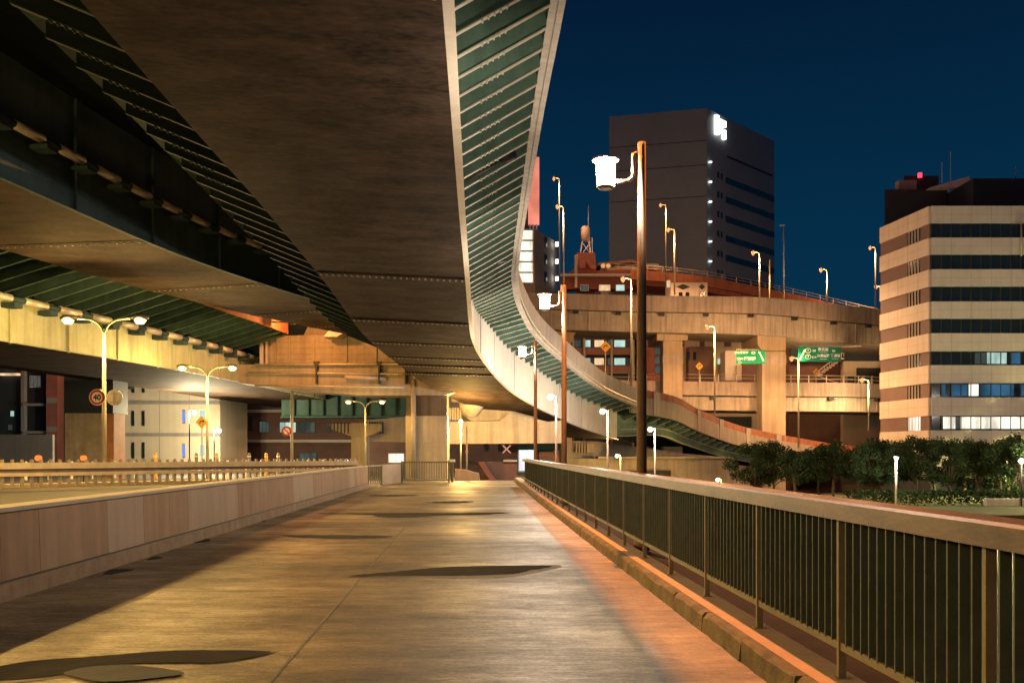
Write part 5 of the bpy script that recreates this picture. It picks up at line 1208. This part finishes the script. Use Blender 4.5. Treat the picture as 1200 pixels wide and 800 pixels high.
# ================================================================== PARK: trees, hedge, lamps
def leaf_crown(b, rnd, cx, cy, cz, rx, rz, n, size):
    clumps = []
    for k in range(26):
        a = rnd.uniform(0, 2*math.pi); q = rnd.random()**.5; zz = rnd.uniform(-.85, 1)
        rr = math.sqrt(max(.05, 1 - zz*zz))*q
        clumps.append((cx + rx*rr*math.cos(a), cy + rx*rr*math.sin(a), cz + rz*zz*.9, rnd.uniform(.25, .5)*rx*.75))
    for k in range(n):
        c = rnd.choice(clumps); d = Vector((rnd.gauss(0, 1), rnd.gauss(0, 1), rnd.gauss(0, .75))).normalized()*c[3]*rnd.uniform(.25, 1.05)**.7
        p = Vector(c[:3]) + d; n_ = Vector((rnd.gauss(0, 1), rnd.gauss(0, 1), rnd.gauss(.4, 1))).normalized()
        t = n_.cross(Vector((rnd.random(), rnd.random(), rnd.random()))).normalized(); u = n_.cross(t); s = size*rnd.uniform(.6, 1.3)
        b.quad(p - t*s, p - u*s*.45, p + t*s, p + u*s*.45)
    return clumps
def park_tree(seed, h, rx, trunk_h, n):
    rnd = random.Random(seed); r = thing('park_tree', '', 'tree')
    crown = MB(); cl = leaf_crown(crown, rnd, 0, 0, trunk_h + (h - trunk_h)*.5, rx, (h - trunk_h)*.5, int(n*1.7), .125)
    t = MB(); bx = rnd.uniform(-.25, .25)
    t.tube([(0, 0, 0), (bx, 0, trunk_h*.5), (bx*.5, .1, trunk_h), (bx*.2, 0, trunk_h + (h - trunk_h)*.6)], [.16, .13, .11, .03], 8)
    for c in cl[:14]:
        z = rnd.uniform(trunk_h*.75, trunk_h + .9); t.tube([(bx*.5, .05, z), ((c[0] + bx)*.45, c[1]*.45, (z + c[2])*.5 + .15), c[:3]], [.06, .04, .012], 5)
    t.build('trunk', M['bark'], r, True); crown.build('crown', M['leaf'], r)
    return r
prot = [park_tree(11, 5.6, 2.6, 1.5, 4200), park_tree(23, 6.0, 2.3, 1.9, 3400), park_tree(37, 5.2, 2.2, 2.1, 2400)]
TL = [(884, 522, 74, 0, 'dense rounded dark tree at the left end of the park row'), (932, 528, 71, 2, 'thin low tree between the round tree and the pier foot'), (978, 517, 72, 1, 'leafy tree in front of the ramp end, right of the tall pier'),
      (1026, 518, 70, 0, 'broad dark tree just left of the white park lamp'), (1072, 512, 73, 1, 'tall open tree right of the white park lamp'), (1112, 519, 70, 0, 'wide dark tree in the middle of the row before the lit office floor'),
      (1146, 517, 72, 1, 'dark tree left of the yellow lit clearing'), (1170, 522, 70, 2, 'slender tree with bent stem inside the lit clearing'), (1196, 510, 68, 1, 'tall tree around the starry park lamp at the right edge'), (1006, 524, 76, 2, 'thin tree tucked behind the broad dark one'), (1235, 513, 70, 0, 'dark tree just past the right edge lamp'), (908, 520, 80, 0, 'dark tree filling in behind the round tree and the low thin tree'), (960, 524, 79, 1, 'dark tree behind the leafy tree at the ramp end'), (1052, 520, 80, 0, 'dark tree directly behind the white park lamp'), (1092, 517, 79, 0, 'rear dark tree below the left end of the lit office floor'), (1130, 515, 80, 1, 'rear dark tree below the middle of the lit office floor'), (1185, 516, 80, 0, 'rear dark tree behind the starry lamp')]
used = set()
for i, (px, py, Y, k, lab) in enumerate(TL):
    o = prot[k] if k not in used else copy_tree(prot[k]); used.add(k)
    hh = Zp(py, Y) - PZ; base = [5.6, 6.0, 5.2][k]; s = hh/base
    o.location = (X(px, Y), Y, PZ); o.scale = (s*1.05, s*1.05, s); o.rotation_euler = (0, 0, i*1.3); tag(o, lab, 'tree', 'trees of the riverside park')
def hedge(label, x0, x1, y, h, seed):
    rnd = random.Random(seed); b = MB()
    for k in range(int(260*(x1 - x0))):
        p = Vector((rnd.uniform(x0, x1), y + rnd.gauss(0, .35), PZ + h*rnd.random()**.6)); n_ = Vector((rnd.gauss(0, 1), rnd.gauss(-.4, 1), rnd.gauss(.3, 1))).normalized()
        t = n_.cross(Vector((rnd.random(), rnd.random(), rnd.random()))).normalized(); u = n_.cross(t); s = rnd.uniform(.07, .15)
        b.quad(p - t*s, p - u*s*.5, p + t*s, p + u*s*.5)
    tag(b.build('hedge', M['leaf']), label, 'hedge')
hedge('low clipped hedge under the park trees behind the railing', 24, 37, 67.5, 1.1, 4); hedge('bushy hedge right of the lit clearing', 36, 44, 71.5, 1.5, 9)
b = MB(); b.box(33.5, 44, 66.2, 66.7, PZ, PZ + .55); tag(b.build('bench_wall', M['concrete_fine'], bevel=.03), 'long low stone bench wall in the lit clearing', 'wall')
r = thing('park_lamp', 'slim white park lamp post glowing between two dark trees', 'street lamp', (X(1050, 66), 66, PZ))
MB().tube([(X(1050, 66), 66, PZ), (X(1050, 66), 66, Zp(538, 66))], .075, 10).build('pole', glow('park_pole_lit', (1, .9, .66), .45) if False else M['white'], r, True)
MB().tube([(X(1050, 66), 66, Zp(538, 66)), (X(1050.5, 66), 66, Zp(535, 66))], [.12, .17], 10).build('lamp_head', M['g_small'], r, True)
bulb((X(1050, 66), 65.4, Zp(540, 66)), (1, .92, .66), 420, .1)
r = thing('star_lamp', 'bright warm park lamp shining through the tree at the right edge', 'street lamp', (X(1197, 66), 66, PZ))
MB().tube([(X(1197, 66), 66, PZ), (X(1197, 66), 66, Zp(542, 66))], .06, 8).build('pole', M['dark'], r, True)
MB().tube([(X(1197, 66), 66, Zp(543, 66)), (X(1197, 66), 66, Zp(540, 66)), (X(1197, 66), 66, Zp(537, 66))], [.1, .22, .1], 12).build('lamp_head', M['g_small'], r, True)
bulb((X(1197, 66), 65.4, Zp(540, 66)), (1, .80, .50), 420, .12); 
r = thing('added_park_lamp', 'tall lamp added outside the right edge of the view to light the office front', 'street lamp', (46, 66, PZ))
MB().tube([(46, 66, PZ), (46, 66, 7)], .07, 8).build('pole', M['dark'], r, True); MB().tube([(46, 66, 7), (46, 66, 7.2), (46, 66, 7.4)], [.1, .22, .1], 10).build('lamp_head', M['g_small'], r, True)
bulb((46, 66, 6.7), (1, .87, .72), 5600, .12)  # unseen lamp added to light the office front
r = thing('added_garden_light', 'low yellow light added behind the bench wall to brighten the clearing', 'garden light', (38.2, 69.5, PZ))
MB().tube([(38.2, 69.5, PZ), (38.2, 69.5, PZ + .9)], .05, 8).build('post', M['dark'], r); MB().tube([(38.2, 69.5, PZ + .9), (38.2, 69.5, PZ + 1.1)], .12, 10).build('lamp_head', M['g_yel'], r)
bulb((38.2, 69.2, PZ + 1.6), (1, .80, .30), 500, .1)  # light added to brighten the ground of the clearing
r = thing('added_clearing_lamp', 'yellow lamp added behind the trees to light the clearing and outline the trunks', 'street lamp', (40.5, 77, PZ))
MB().tube([(40.5, 77, PZ), (40.5, 77, PZ + 2.9)], .05, 8).build('post', M['dark'], r); MB().tube([(40.5, 77, PZ + 2.9), (40.5, 77, PZ + 3.0), (40.5, 77, PZ + 3.1)], [.1, .2, .1], 10).build('lamp_head', M['g_yel'], r)
bulb((40.5, 76.6, PZ + 2.7), (1, .85, .30), 4200, .1)  # added lamp: lights the clearing from behind so the trees stand dark
